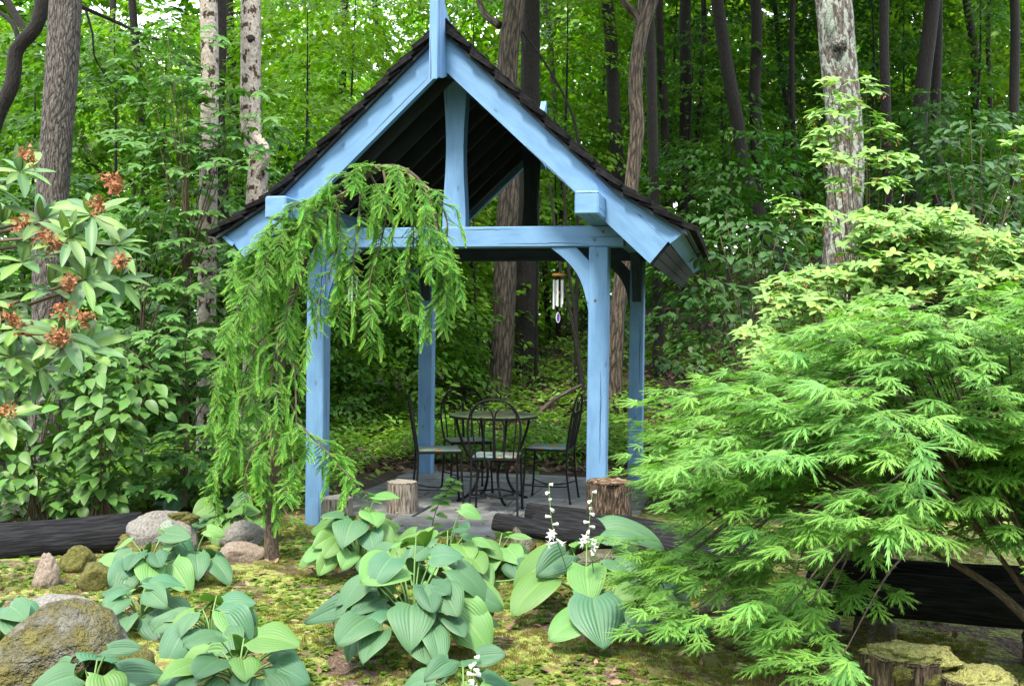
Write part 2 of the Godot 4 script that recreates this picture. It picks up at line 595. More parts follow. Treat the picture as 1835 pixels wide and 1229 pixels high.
	mat("chime_wood", lin(0.8, 0.30, 0.07), 0.5)
	mat("agate", lin(0.10, 0.065, 0.32), 0.2)
	mat("agate_rim", lin(0.65, 0.62, 0.6), 0.4)
	mat("grey_sail", lin(0.2, 0.2, 0.2), 0.4)
	mat("cord", lin(0.03, 0.03, 0.03), 0.9)
	mat("petal", lin(0.80, 0.80, 0.76), 0.55)
	m = mat("dead_blossom", lin(0.27, 0.105, 0.045), 0.9)
	m.backlight_enabled = true
	m.backlight = Color(0.3, 0.2, 0.1)
	# leaves: colour comes from the vertices
	leaf_mat("leaf_wood", 0.5, 1.0, Color(0.85, 1.0, 0.2))
	leaf_mat("leaf_near", 0.48, 0.7, Color(0.8, 1.0, 0.3), 0.68)
	leaf_mat("leaf_soft", 0.6, 0.85, Color(0.8, 1.0, 0.3), 0.68)
	leaf_mat("leaf_waxy", 0.5, 0.4, Color(0.8, 1.0, 0.35), 0.68)
	leaf_mat("leaf_ribbed", 0.56, 0.45, Color(0.8, 1.0, 0.35), 0.68)
	leaf_mat("litter_leaf", 0.9, 0.2, Color(1.0, 0.8, 0.6), 0.8)
	M["blue_paint"].albedo_color = lin(0.66, 0.72, 0.74)
	for k in ["stump_side", "stump_rotten", "stump_top", "rust_moss", "moss", "granite", "granite", "mossy_rock", "garden_moss", "flagstone_0", "flagstone_1", "flagstone_2", "bark_furrowed", "bark_mottled", "bark_conifer", "mosaic_seat", "mosaic_table"]:
		M[k].albedo_color = M[k].albedo_color * lin(0.7, 0.7, 0.7)
	for k in ["bark_brown", "leaf_litter"]:
		M[k].albedo_color = lin(0.5, 0.5, 0.5)
	M["bark_dark"].albedo_color = lin(0.55, 0.55, 0.55)
	for k in ["bark_lichen"]:
		M[k].albedo_color = lin(0.5, 0.5, 0.5)
	M["pink_rock"].albedo_color = M["pink_rock"].albedo_color * lin(0.65, 0.65, 0.65)
	M["petal"].albedo_color = lin(0.7, 0.7, 0.66)
	M["lichen"].albedo_color = lin(0.26, 0.30, 0.25)
	M["slate_0"].albedo_color = M["slate_0"].albedo_color

func ring_texture() -> ImageTexture:
	var s := 256
	var im := Image.create(s, s, false, Image.FORMAT_RGB8)
	var n := noise(FastNoiseLite.TYPE_SIMPLEX_SMOOTH, 0.015, 44, 3)
	for y in s:
		for x in s:
			var p := Vector2(x - s / 2.0, y - s / 2.0)
			var r := p.length() + 9.0 * n.get_noise_2d(x, y)
			var k := 0.5 + 0.5 * sin(r * 0.75)
			var c := lin(0.42, 0.38, 0.33).lerp(lin(0.24, 0.2, 0.165), k * 0.55 + 0.25 * absf(n.get_noise_2d(x * 3.0, y * 3.0)))
			if absf(sin(p.angle() * 2.5 + 0.02 * r)) < 0.02 and r > 18.0:
				c = c.darkened(0.6)
			im.set_pixel(x, y, c)
	return ImageTexture.create_from_image(im)

func moss_texture() -> ImageTexture:
	var s := 1024
	var im := Image.create(s, s, false, Image.FORMAT_RGB8)
	var big := noise(FastNoiseLite.TYPE_SIMPLEX_SMOOTH, 0.006, 84, 4, 0.55).get_seamless_image(s, s)
	var mid := noise(FastNoiseLite.TYPE_SIMPLEX_SMOOTH, 0.03, 85, 4, 0.6).get_seamless_image(s, s)
	var fine := noise(FastNoiseLite.TYPE_SIMPLEX, 0.16, 86, 3, 0.65).get_seamless_image(s, s)
	var moss_a := lin(0.24, 0.29, 0.05)
	var moss_b := lin(0.35, 0.42, 0.085)
	var rust := lin(0.21, 0.125, 0.045)
	var soil := lin(0.115, 0.068, 0.046)
	var pale := lin(0.32, 0.22, 0.16)
	for y in s:
		for x in s:
			var b := big.get_pixel(x, y).r
			var c := mid.get_pixel(x, y).r
			var f := fine.get_pixel(x, y).r
			var col := moss_a.lerp(moss_b, clampf(f * 1.5 - 0.25, 0, 1))
			col = col.lerp(rust, clampf((c - 0.5) * 4.0, 0, 0.75))
			var bare := clampf((b * 0.8 + c * 0.35 - 0.585) * 7.0, 0, 1)
			col = col.lerp(soil.lerp(pale, clampf((f - 0.62) * 6.0, 0, 1)), bare)
			im.set_pixel(x, y, col.darkened(clampf(0.4 - f, 0, 0.3)))
	return ImageTexture.create_from_image(im)


# ---------------------------------------------------------------- leaves
func lv(st: SurfaceTool, p: Vector3, c: Color) -> void:
	st.set_color(c)
	st.add_vertex(p)

func blade(st: SurfaceTool, xf: Transform3D, length: float, width: float, c: Color, droop := 0.15, fold := 0.25, cut := 3) -> void:
	# an ovate leaf from the origin along -z, folded on its midrib and drooping to the tip
	var prev: Array = []
	for i in cut + 1:
		var t := float(i) / cut
		var w := width * 0.5 * pow(sin(PI * pow(clampf(t, 0.02, 0.995), 0.8)), 0.8)
		if i == 0 or i == cut:
			w = 0.0
		var z := -length * t
		var y := -droop * length * t * t
		var row := [xf * Vector3(-w, y + w * fold, z), xf * Vector3(0, y, z), xf * Vector3(w, y + w * fold, z)]
		if i > 0:
			for s in [0, 1]:
				var a: Vector3 = prev[s]
				var b: Vector3 = prev[s + 1]
				var d: Vector3 = row[s]
				var e: Vector3 = row[s + 1]
				if i > 1:
					lv(st, a, c)
					lv(st, b, c)
					lv(st, e, c)
					if i < cut:
						lv(st, a, c)
						lv(st, e, c)
						lv(st, d, c)
					else:
						pass
				else:
					lv(st, prev[1], c)
					lv(st, e, c)
					lv(st, d, c)
		prev = row

func lobed(st: SurfaceTool, xf: Transform3D, size: float, c: Color, lobes: Array, notch: float, teeth := 0, curl := 0.2) -> void:
	# a palmate leaf: every lobe is a pointed strip fanned from the stalk; lobes = [angle, length, half width] rows
	var centre := Vector3(0, 0, -0.16 * size)
	var rim: Array[Vector3] = []
	for i in lobes.size():
		var l: Array = lobes[i]
		var a: float = l[0]
		var len: float = l[1]
		var hw: float = l[2]
		var dir := Vector3(sin(a), 0, -cos(a))
		var sd := Vector3(cos(a), 0, sin(a))
		var bend := func(r: float, s: float) -> Vector3:
			return centre + dir * r * size + sd * s * size + Vector3(0, -curl * r * r * size + absf(s) * 0.25 * size, 0)
		if i > 0:
			var pl: Array = lobes[i - 1]
			var am: float = (a + pl[0]) * 0.5
			var nd := Vector3(sin(am), 0, -cos(am))
			rim.append(centre + nd * notch * size * (0.6 + 0.4 * minf(len, pl[1])))
		rim.append(bend.call(len * 0.45, -hw))
		if teeth > 0:
			rim.append(bend.call(len * 0.62, -hw * 0.75))
			rim.append(bend.call(len * 0.60, -hw * 1.35))
		rim.append(bend.call(len * 0.74, -hw * 0.62))
		rim.append(bend.call(len, 0))
		rim.append(bend.call(len * 0.74, hw * 0.62))
		if teeth > 0:
			rim.append(bend.call(len * 0.60, hw * 1.35))
			rim.append(bend.call(len * 0.62, hw * 0.75))
		rim.append(bend.call(len * 0.45, hw))
	rim.append(Vector3(0, 0, 0.02 * size))
	for i in rim.size():
		var j := (i + 1) % rim.size()
		lv(st, xf * centre, c)
		lv(st, xf * rim[i], c)
		lv(st, xf * rim[j], c)

func cut_leaf(st: SurfaceTool, xf: Transform3D, size: float, c: Color, wide := 0.05, curl := 0.26, fan := 0.47) -> void:
	# a finely cut maple leaf: seven narrow saw-edged lobes, hanging
	for i in 7:
		var a := (i - 3) * fan + rf(-0.1, 0.1)
		var len := size * (1.0 - 0.075 * absf(i - 3) * absf(i - 3)) * rf(0.88, 1.08)
		var hang := curl * rf(0.5, 1.6)
		var dir := Vector3(sin(a), 0, -cos(a))
		var sd := Vector3(cos(a), 0, sin(a))
		var n := 5
		var pl := Vector3()
		var pr := Vector3()
		for k in range(1, n + 1):
			var t := float(k) / n
			var mid := dir * len * t + Vector3(0, -hang * len * t * t, 0)
			var w := size * wide * pow(sin(PI * clampf(0.12 + 0.85 * t, 0, 1)), 0.7)
			if k == n:
				w = 0.001
			var l := mid - sd * w * 0.55
			var r := mid + sd * w * 0.55
			var cc := c.lerp(Color(c.r * 1.2, c.g * 1.12, c.b), t)
			lv(st, xf * pl, c)
			lv(st, xf * pr, c)
			lv(st, xf * r, cc)
			lv(st, xf * pl, c)
			lv(st, xf * r, cc)
			lv(st, xf * l, cc)
			if k < n and k > 1:  # forward-pointing teeth
				var q := dir * len * 0.17 + Vector3(0, -0.1 * len * t, 0)
				lv(st, xf * l, cc)
				lv(st, xf * (l + (pl - l) * 0.6), cc)
				lv(st, xf * (l - sd * w * 1.0 + q * 0.7), cc)
				lv(st, xf * r, cc)
				lv(st, xf * (r + (pr - r) * 0.6), cc)
				lv(st, xf * (r + sd * w * 1.0 + q * 0.7), cc)
			pl = l
			pr = r

func tone(base: Color, v := 0.2) -> Color:
	var k := 1.0 + rf(-v, v)
	var h := rf(-0.12, 0.12)
	return Color(base.r * k * (1.0 + h), base.g * k, base.b * k * (1.0 - h))

func done(st: SurfaceTool) -> ArrayMesh:
	st.generate_normals()
	return st.commit()

func spray_mesh(n: int, leaf: float, base: Color, layered := 1.0) -> ArrayMesh:
	# a leafy branch end one metre long: side twigs in one plane with leaves along them
	var st := begin()
	for i in n:
		var t := rf(0.05, 1.0)
		var side := -1.0 if i % 2 == 0 else 1.0
		var out := (1.0 - t * 0.75) * rf(0.02, 0.42)
		var p := Vector3(side * out, rf(-0.05, 0.05) * (2.0 - layered) - 0.16 * t * t - 0.25 * out * out, -t)
		var b := Basis.from_euler(Vector3(rf(-0.5, 0.25), -side * rf(0.2, 1.3), rf(-0.4, 0.4)))
		blade(st, Transform3D(b, p), leaf * rf(0.7, 1.25), leaf * rf(0.45, 0.7), tone(base, 0.28), 0.2, 0.25, 2)
	return done(st)

func needle_spray(base: Color) -> ArrayMesh:
	# one feathery shoot of soft needles, hanging along -z
	var st := begin()
	var len := 0.085
	for i in 30:
		var t := (i + 0.5) / 30.0
		var nl := 0.0155 * (1.0 - 0.6 * t * t) * (0.65 + 0.35 * minf(1.0, t * 5.0))
		for s in [-1.0, 1.0]:
			var p := Vector3(0, -0.012 * t * t, -len * t)
			var tip := p + Vector3(s * nl * 0.85, rf(-0.003, 0.007), -nl * 0.7)
			var c := tone(base.lerp(Color(base.r * 1.7, base.g * 1.25, base.b), t * t), 0.14)
			lv(st, p + Vector3(0, 0, 0.0024), c)
			lv(st, tip, c)
			lv(st, p + Vector3(0, 0, -0.0024), c)
	var cs := Color(base.r * 0.9, base.g * 0.75, base.b)
	for s in [Vector3(0.0009, 0, 0), Vector3(0, 0.0009, 0)]:
		lv(st, -s, cs)
		lv(st, s, cs)
		lv(st, Vector3(0, -0.012, -len), cs)
	return done(st)

func hosta_mesh(size: float, wide: float, cup: float, droop: float, base: Color, sd: int) -> ArrayMesh:
	# a heart-shaped hosta leaf: base lobes, ribbed along its curving veins, wavy rim
	var st := begin()
	var r2 := RandomNumberGenerator.new()
	r2.seed = sd
	var ph := r2.randf() * TAU
	var rows := 14
	var cols := 56
	var p := func(i: int, k: int) -> Vector3:
		var s := float(i) / rows
		var t := float(k) / cols * 2.0 - 1.0
		var w := wide * 0.5 * pow(sin(PI * pow(clampf(s, 0.0, 1.0), 0.62)), 0.72) if i < rows else 0.0
		w = maxf(w, 0.36 * wide * (1.0 - s) * (1.0 - s))
		var x := w * t
		var z := -s + 0.20 * pow(absf(t), 1.4) * pow(1.0 - s, 2.5) - 0.04 * (1 - s)
		var y := cup * absf(t) * w * 0.9 - cup * 0.8 * pow(absf(t), 3.0) * w
		y -= droop * s * s
		y += 0.007 * cos(t * PI * 12.0) * (1.0 - pow(absf(t), 6.0)) * smoothstep(0.0, 0.15, s) * (1.0 - 0.5 * s)
		y += 0.035 * sin(s * 7.0 + ph + signf(t) * 1.3) * t * t
		return Vector3(x, y, z) * size
	for i in rows:
		for k in cols:
			for q in [[0, 0], [1, 1], [0, 1], [0, 0], [1, 0], [1, 1]]:
				var t := absf(float(k + q[1]) / cols * 2.0 - 1.0)
				var s := float(i + q[0]) / rows
				var c := base
				c = c.lerp(Color(base.r * 1.7, base.g * 1.35, base.b * 1.2), 0.8 * clampf(1.0 - t * 11.0, 0, 1) * (1.0 - s * 0.6))
				c = c.lerp(Color(base.r * 1.5, base.g * 1.2, base.b * 0.8), clampf(t * 7.0 - 6.2, 0, 0.5))
				lv(st, p.call(i + q[0], k + q[1]), c)
	return done(st)

func strap_mesh(length: float, width: float, base: Color, droop: float) -> ArrayMesh:
	# a thick evergreen leaf, smooth, with a pale midrib
	var st := begin()
	var rows := 8
	var p := func(i: int, k: int) -> Vector3:
		var s := float(i) / rows
		var w := width * 0.5 * pow(sin(PI * pow(clampf(s, 0.004, 0.996), 0.95)), 0.7)
		var t := (k - 2) * 0.5
		return Vector3(w * t, 0.28 * absf(t) * w - droop * length * s * s, -length * s)
	for i in rows:
		for k in 4:
			for q in [[0, 0], [1, 1], [0, 1], [0, 0], [1, 0], [1, 1]]:
				var mid: bool = k + q[1] == 2
				lv(st, p.call(i + q[0], k + q[1]), Color(base.r * 1.5, base.g * 1.25, base.b * 1.1) if mid else base)
	return done(st)

func oval_mesh(length: float, width: float, base: Color, droop: float, fold := 0.3) -> ArrayMesh:
	var st := begin()
	blade(st, Transform3D(), length, width, base, droop, fold, 6)
	return done(st)

# a plant's leaves: those that show largest are parts of their own, the rest one mass
func leaf_parts(o: Node3D, called: String, meshes: Array, m: Material, xfs: Array, limit := 290) -> void:
	var order: Array = []
	for i in xfs.size():
		var x: Transform3D = xfs[i]
		var p: Vector3 = o.position + x.origin
		var d := -p.z
		var off := absf(p.x / maxf(d, 0.1)) / 0.50 + absf((p.y - EYE) / maxf(d, 0.1)) / 0.34
		var outside := absf(p.x / maxf(d, 0.1)) > 0.50 or absf((p.y - EYE) / maxf(d, 0.1)) > 0.35
		order.append([x.basis.get_scale().x / d * (0.001 if outside else 1.0) + off * 0.0, i])
	order.sort_custom(func(a, b): return a[0] > b[0])
	var rest: Array = []
	for k in order.size():
		var i: int = order[k][1]
		if k < limit:
			var leaf := MeshInstance3D.new()
			leaf.mesh = meshes[i % meshes.size()]
			leaf.set_surface_override_material(0, m)
			leaf.transform = xfs[i]
			leaf.name = called if k == 0 else "%s_%03d" % [called, k]
			o.add_child(leaf, true)
		else:
			rest.append(xfs[i])
	if rest.size() > 0:
		many("foliage", meshes[0].duplicate(), m, rest, [Color(1, 1, 1), Color(0.85, 0.88, 0.9), Color(1.12, 1.06, 0.95), Color(0.75, 0.8, 0.8)], o)

func facing(dir: Vector3, up: Vector3) -> Basis:
	# -z along dir
	var f := dir.normalized()
	if absf(f.dot(up.normalized())) > 0.985:
		up = Vector3(0.3, 0.2, 0.9)
	return Basis.looking_at(f, up)


# ---------------------------------------------------------------- ready
func _ready() -> void:
	rng.seed = 20240607
	wob.seed = 3
	wob.noise_type = FastNoiseLite.TYPE_SIMPLEX_SMOOTH
	wob.frequency = 0.02
	wob.fractal_octaves = 3
	soft.seed = 8
	soft.noise_type = FastNoiseLite.TYPE_SIMPLEX_SMOOTH
	soft.frequency = 0.03

	var cam := Camera3D.new()
	cam.name = "camera"
	cam.fov = rad_to_deg(2.0 * atan(614.5 / F))
	cam.position = Vector3(0, EYE, 0)
	cam.rotation = Vector3(-PITCH, 0, ROLL)
	cam.near = 0.05
	cam.far = 400.0
	cam.current = true
	add_child(cam)

	var env := Environment.new()
	env.background_mode = Environment.BG_SKY
	var sm := ProceduralSkyMaterial.new()
	sm.sky_top_color = Color(0.90, 0.94, 1.0)
	sm.sky_horizon_color = Color(0.97, 0.98, 1.0)
	sm.sky_curve = 0.15
	sm.ground_bottom_color = Color(0.25, 0.25, 0.2)
	sm.ground_horizon_color = Color(0.5, 0.5, 0.45)
	var sky := Sky.new()
	sky.sky_material = sm
	env.sky = sky
	env.background_energy_multiplier = 1.0
	env.tonemap_mode = Environment.TONE_MAPPER_LINEAR
	env.tonemap_exposure = 4.4
	env.sdfgi_enabled = true
	env.ssao_enabled = true
	env.ssil_enabled = true
	var we := WorldEnvironment.new()
	we.name = "environment"
	we.environment = env
	add_child(we)

	var sun := DirectionalLight3D.new()
	sun.name = "sun"
	sun.light_energy = 0.6
	sun.light_angular_distance = 10.0
	sun.light_color = Color(1.0, 0.97, 0.9)
	sun.shadow_enabled = true
	sun.rotation_degrees = Vector3(-58, -22, 0)
	add_child(sun)

	materials()
	rng.seed = 101
	ground()
	rng.seed = 108
	patio()
	rng.seed = 115
	pavilion()
	rng.seed = 122
	trunks()
	rng.seed = 129
	understory()
	rng.seed = 136
	distant_wood()
	rng.seed = 143
	furniture()
	rng.seed = 150
	chimes()
	rng.seed = 157
	stumps_and_timbers()
	rng.seed = 164
	rocks()
	rng.seed = 171
	weeping_conifer()
	rng.seed = 178
	left_plants()
	rng.seed = 185
	right_plants()
	rng.seed = 192
	hostas()
	rng.seed = 199
	ground_cover()


# ---------------------------------------------------------------- setting
func ground() -> void:
	var xs := PackedFloat32Array()
	var ds := PackedFloat32Array()
	var x := -120.0
	while x < 120.0:
		xs.append(x)
		x += 8.0 if absf(x) > 30.0 else (1.5 if absf(x) > 7.5 else 0.15)
	xs.append(120.0)
	var d := -40.0
	while d < 200.0:
		ds.append(d)
		d += 8.0 if (d < 0.0 or d > 40.0) else (1.5 if d > 18.0 else (0.12 if d >= 2.0 and d < 12.0 else 0.5))
	ds.append(200.0)
	var near := begin()
	var far := begin()
	for j in ds.size() - 1:
		for i in xs.size() - 1:
			var cx := (xs[i] + xs[i + 1]) * 0.5
			var cd := (ds[j] + ds[j + 1]) * 0.5
			var garden := cd < 8.6 + 0.5 * sin(cx * 2.1) and cd > -3.0 and cx > -5.5 and cx < 5.5
			var st := near if garden else far
			for q in [[0, 0], [0, 1], [1, 1], [0, 0], [1, 1], [1, 0]]:
				var px := xs[i + q[0]]
				var pd := ds[j + q[1]]
				st.set_uv(Vector2(px, pd))
				st.add_vertex(Vector3(px, gh(px, -pd), -pd))
	near.index()
	near.generate_normals()
	far.index()
	far.generate_normals()
	var mesh := near.commit()
	mesh = far.commit(mesh)
	var o := put("ground", mesh, M["garden_moss"], self)
	o.set_surface_override_material(1, M["leaf_litter"])
	tag(o, "mossy garden ground running back into brown woodland leaf litter", "ground", "", "structure")

func patio() -> void:
	var p := Node3D.new()
	p.name = "patio"
	add_child(p)
	p.position = Vector3(-0.1244, 0, -9.113)
	p.rotation.y = -0.2165
	tag(p, "grey flagstone patio under the pavilion", "patio", "", "structure")
	var z := -1.62
	var row := 0
	while z < 1.45:
		var dz := [0.62, 0.78, 0.55, 0.7, 0.6][row % 5] as float
		var x := -1.28
		var k := row
		while x < 1.25:
			var dx := [0.72, 0.95, 0.6, 0.84][k % 4] as float
			dx = minf(dx, 1.3 - x)
			if dx > 0.15 and not (x < -0.9 and z > 0.75):
				var j := 0.012
				var st := begin()
				var poly := PackedVector2Array()
				for c in [[0, 0], [0.5, 0], [1, 0], [1, 0.5], [1, 1], [0.5, 1], [0, 1], [0, 0.5]]:
					poly.append(Vector2(x + j + (dx - 2 * j) * c[0] + rf(-0.008, 0.008), -(z + j + (dz - 2 * j) * c[1] + rf(-0.008, 0.008))))
				extrude(st, poly, -0.05, 0.018 + rf(-0.004, 0.004), Transform3D(Basis(Vector3.RIGHT, -PI / 2), Vector3()))
				obj("flagstone", st, M["flagstone_%d" % rng.randi_range(0, 2)], p)
			x += dx
			k += 1
		z += dz
		row += 1


# ---------------------------------------------------------------- the pavilion
func pavilion() -> void:
	pav = thing("garden_pavilion", "open blue timber pavilion with steep dark shingled gable roof", "pavilion", Vector3(-0.1244, 0, -9.113), -0.2165)
	var B: Material = M["blue_paint"]
	var HW := 1.079
	var HD := 1.412
	for s in [[-1, 1], [1, 1], [-1, -1], [1, -1]]:
		var st := begin()
		var top := 2.104 if s[1] > 0 else 2.199
		box(st, Vector3(s[0] * HW, (top - 0.1) / 2, s[1] * HD), Vector3(0.14, top + 0.1, 0.14), 0.008)
		obj("post", st, B, pav)
	var st := begin()
	box(st, Vector3(0, 2.18, HD), Vector3(2 * HW + 0.36, 0.15, 0.125), 0.007)
	obj("tie_beam", st, B, pav)
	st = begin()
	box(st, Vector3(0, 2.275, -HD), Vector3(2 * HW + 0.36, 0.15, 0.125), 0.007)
	obj("tie_beam", st, M["shaded_timber"], pav)
	for s in [-1.0, 1.0]:
		st = begin()
		box(st, Vector3(s * (HW + 0.01), 2.334, 0.12), Vector3(0.158, 0.156, 2 * HD + 1.28), 0.012)
		obj("wall_plate", st, B, pav)
	# king posts: waisted
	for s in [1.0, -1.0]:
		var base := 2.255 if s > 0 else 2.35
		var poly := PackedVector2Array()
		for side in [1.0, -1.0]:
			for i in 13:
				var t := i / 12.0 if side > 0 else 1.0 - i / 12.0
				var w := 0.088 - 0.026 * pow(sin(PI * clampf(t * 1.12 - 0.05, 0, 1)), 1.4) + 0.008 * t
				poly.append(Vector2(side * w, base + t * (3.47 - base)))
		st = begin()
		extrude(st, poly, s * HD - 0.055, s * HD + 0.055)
		obj("king_post", st, B if s > 0 else M["shaded_timber"], pav)
	# knee braces in the two end frames and along both sides
	var arc := PackedVector2Array()
	arc.append(Vector2(0, -0.10))
	arc.append(Vector2(0, -0.46))
	for i in range(1, 12):
		var t := i / 12.0
		var a := Vector2(0, -0.46).lerp(Vector2(0.285, 0), t)
		arc.append(a + Vector2(-0.056, 0.04) * -sin(PI * t) * -1.0)
	arc.append(Vector2(0.285, 0))
	arc.append(Vector2(0.095, 0))
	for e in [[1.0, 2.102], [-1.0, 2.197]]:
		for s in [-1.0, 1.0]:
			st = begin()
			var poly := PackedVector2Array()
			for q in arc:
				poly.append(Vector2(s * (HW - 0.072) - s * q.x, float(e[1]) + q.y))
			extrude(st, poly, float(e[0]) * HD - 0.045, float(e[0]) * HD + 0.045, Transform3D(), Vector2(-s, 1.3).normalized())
			obj("knee_brace", st, B if float(e[0]) > 0 else M["shaded_timber"], pav)
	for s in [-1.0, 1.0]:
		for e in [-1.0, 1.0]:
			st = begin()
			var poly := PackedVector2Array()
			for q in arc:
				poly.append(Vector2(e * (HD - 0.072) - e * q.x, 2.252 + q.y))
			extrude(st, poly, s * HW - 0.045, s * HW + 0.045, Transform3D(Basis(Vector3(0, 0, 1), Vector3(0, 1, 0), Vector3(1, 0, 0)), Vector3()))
			obj("knee_brace", st, M["shaded_timber"], pav)
	# oak pegs at the front joints
	for s in [-1.0, 1.0]:
		for q in [[HW * s - 0.03, 2.15], [HW * s + 0.03, 2.21], [HW * s - 0.02 * s, 1.72]]:
			st = begin()
			tube(st, PackedVector3Array([Vector3(q[0], q[1], HD + 0.05), Vector3(q[0], q[1], HD + (0.0665 if float(q[1]) > 2.0 else 0.074))]), 0.011, 0.010, 10)
			obj("peg", st, M["twig"], pav)
	# ridge beam
	st = begin()
	box(st, Vector3(0, 3.42, 0), Vector3(0.09, 0.18, 3.5))
	obj("ridge_beam", st, M["shaded_soffit"], pav)
	# bargeboard rafters at both gables, and the dark rafters between
	var aT := 3.58
	var aB := 3.333
	var tn := 0.9318
	for s in [-1.0, 1.0]:
		var main := PackedVector2Array([Vector2(0.004 * s, aT), Vector2(0.004 * s, aB), Vector2(s * 1.47, aB - tn * 1.47), Vector2(s * 1.585, aT - tn * 1.585)])
		var flare := PackedVector2Array([Vector2(s * 0.98, aT - tn * 0.98 + 0.002), Vector2(s * 1.585, aT - tn * 1.585 + 0.002), Vector2(s * 1.70, 2.185), Vector2(s * 1.2, 2.497)])
		for e in [1.0, -1.0]:
			st = begin()
			var z: float = e * (HD + 0.35)
			extrude(st, main, z - 0.03, z + 0.03, Transform3D(), Vector2(s, -tn).normalized())
			obj("barge_rafter", st, B, pav)
			st = begin()
			extrude(st, flare, z - 0.024, z + 0.024, Transform3D(), Vector2(s, -0.7).normalized())
			obj("flare_board", st, B, pav)
		for i in 9:
			st = begin()
			var z := lerpf(-1.5, 1.5, i / 8.0)
			extrude(st, main, z - 0.022, z + 0.022, Transform3D(), Vector2(s, -tn).normalized())
			obj("rafter", st, M["shaded_soffit"], pav)
		# boarding under the shingles, in two pitches
		for run in [[0.0, 1.22], [1.22, 1.72]]:
			var a: float = run[0]
			var b: float = run[1]
			var h := func(t: float) -> float:
				return aT + 0.004 - tn * t if t <= 1.2201 else aT + 0.004 - tn * 1.22 - 0.6 * (t - 1.22)
			var p0 := Vector2(s * a, h.call(a))
			var p1 := Vector2(s * b, h.call(b))
			st = begin()
			extrude(st, PackedVector2Array([p0, p1, p1 + Vector2(0, 0.024), p0 + Vector2(0, 0.024)]), -1.83, 1.83, Transform3D(), Vector2(s, -tn).normalized())
			obj("roof_boarding", st, M["shaded_soffit"], pav)
		# eaves: a blue fascia and the boards that close the rafter ends
		var fa := Vector2(s * 1.59, aT - tn * 1.585 + 0.012)
		var fb := Vector2(s * 1.715, 2.212)
		var nrm: Vector2 = Vector2(fb.y - fa.y, -(fb.x - fa.x)).normalized() * s * 0.024
		st = begin()
		extrude(st, PackedVector2Array([fa, fb, fb + nrm, fa + nrm]), -1.80, 1.80)
		obj("fascia", st, B, pav)
		var ga := Vector2(s * 1.474, aB - tn * 1.47)
		var gb := Vector2(s * 1.589, aT - tn * 1.585)
		for k in 3:
			var q0 := ga.lerp(gb, k / 3.0 + 0.012)
			var q1 := ga.lerp(gb, (k + 1) / 3.0 - 0.012)
			var nn: Vector2 = Vector2(gb.y - ga.y, -(gb.x - ga.x)).normalized() * s * 0.018
			st = begin()
			extrude(st, PackedVector2Array([q0, q1, q1 + nn, q0 + nn]), -1.76, 1.76)
			obj("eaves_board", st, M["shaded_soffit"], pav)  # shade of the downward faces put into their colour
		# shingles, course by course
		var courses := 19
		var slope := [Vector2(0.0, aT + 0.03), Vector2(1.22, aT + 0.03 - tn * 1.22), Vector2(1.76, aT + 0.03 - tn * 1.22 - 0.6 * 0.54)]
		var len0: float = slope[0].distance_to(slope[1])
		var len1: float = slope[1].distance_to(slope[2])
		var on := func(l: float) -> Vector2:
			if l <= len0:
				return slope[0].lerp(slope[1], l / len0)
			return slope[1].lerp(slope[2], (l - len0) / len1)
		var tile_meshes := {}
		for c in courses:
			var l0 := (len0 + len1) * (c + 1) / courses
			var low: Vector2 = on.call(l0)
			var high: Vector2 = on.call(maxf(0.0, l0 - 0.215))
			var dx := Vector3(s * absf(low.x - high.x), low.y - high.y, 0).normalized()
			var dn := Vector3(-dx.y * s, dx.x * s, 0)
			# raise the lower edge on the course below
			var lift := 0.17
			var d2 := dx.rotated(Vector3(0, 0, 1), s * lift)
			var n2 := Vector3(-d2.y * s, d2.x * s, 0)
			var tile_len := 0.2
			var lower := Vector3(s * low.x, low.y, 0) + dn * 0.062
			var z := -1.86
			var first := c % 2 == 1
			while z < 1.85:
				var w := 0.53 if not first else 0.265
				first = false
				w = minf(w, 1.87 - z)
				st = begin()
				var xf := Transform3D(Basis(d2, n2, Vector3(0, 0, 1)), lower - d2 * (tile_len * 0.5 + rf(-0.006, 0.006)) - n2 * 0.018 + Vector3(0, 0, z + w * 0.5))
				var key := "%d_%d" % [int(w * 100.0), rng.randi_range(0, 1)]
				if not tile_meshes.has(key):
					box(st, Vector3(), Vector3(tile_len, 0.036, w - 0.005), 0.003)
					tile_meshes[key] = st.commit()
				var o := put("shingle", tile_meshes[key], M["slate_%d" % rng.randi_range(0, 3)], pav)
				o.transform = xf
				z += w
	# finials: upright boards in the line of the ridge, horned at their outer end
	for e in [1.0, -1.0]:
		var poly := PackedVector2Array([Vector2(2.035, 3.21), Vector2(2.035, 3.93), Vector2(2.0, 3.93)])
		for i in range(1, 9):
			var t := i / 8.0
			poly.append(Vector2(2.0 - 0.42 * t, 3.93 - 0.27 * (1.0 - pow(1.0 - t, 2.2))))
		poly.append(Vector2(1.58, 3.5))
		poly.append(Vector2(1.73, 3.36))
		poly.append(Vector2(1.80, 3.28))
		poly.append(Vector2(1.9, 3.245))
		poly.append(Vector2(1.985, 3.235))
		st = begin()
		extrude(st, poly, -0.028, 0.028, Transform3D(Basis(Vector3(0, 0, e), Vector3(0, 1, 0), Vector3(1, 0, 0)), Vector3()))
		obj("finial", st, B, pav)


# ---------------------------------------------------------------- wood
func trunk(called: String, label: String, pts: Array, w0: float, w1: float, m: String, rough := 0.1, flare := 0.0, sides := 18, group := "") -> Node3D:
	# pts: photograph-measured positions, already in metres; the tree stands at the first
	var base: Vector3 = pts[0]
	var o := thing(called, label, "tree", base, 0.0, group)
	var rel: Array = []
	for p: Vector3 in pts:
		rel.append(p - base)
	var st := begin()
	tube(st, smooth_line(rel, 0.12), w0 * 0.5, w1 * 0.5, sides, rough, flare)
	st.generate_normals()
	obj("trunk", st, M[m], o)
	return o

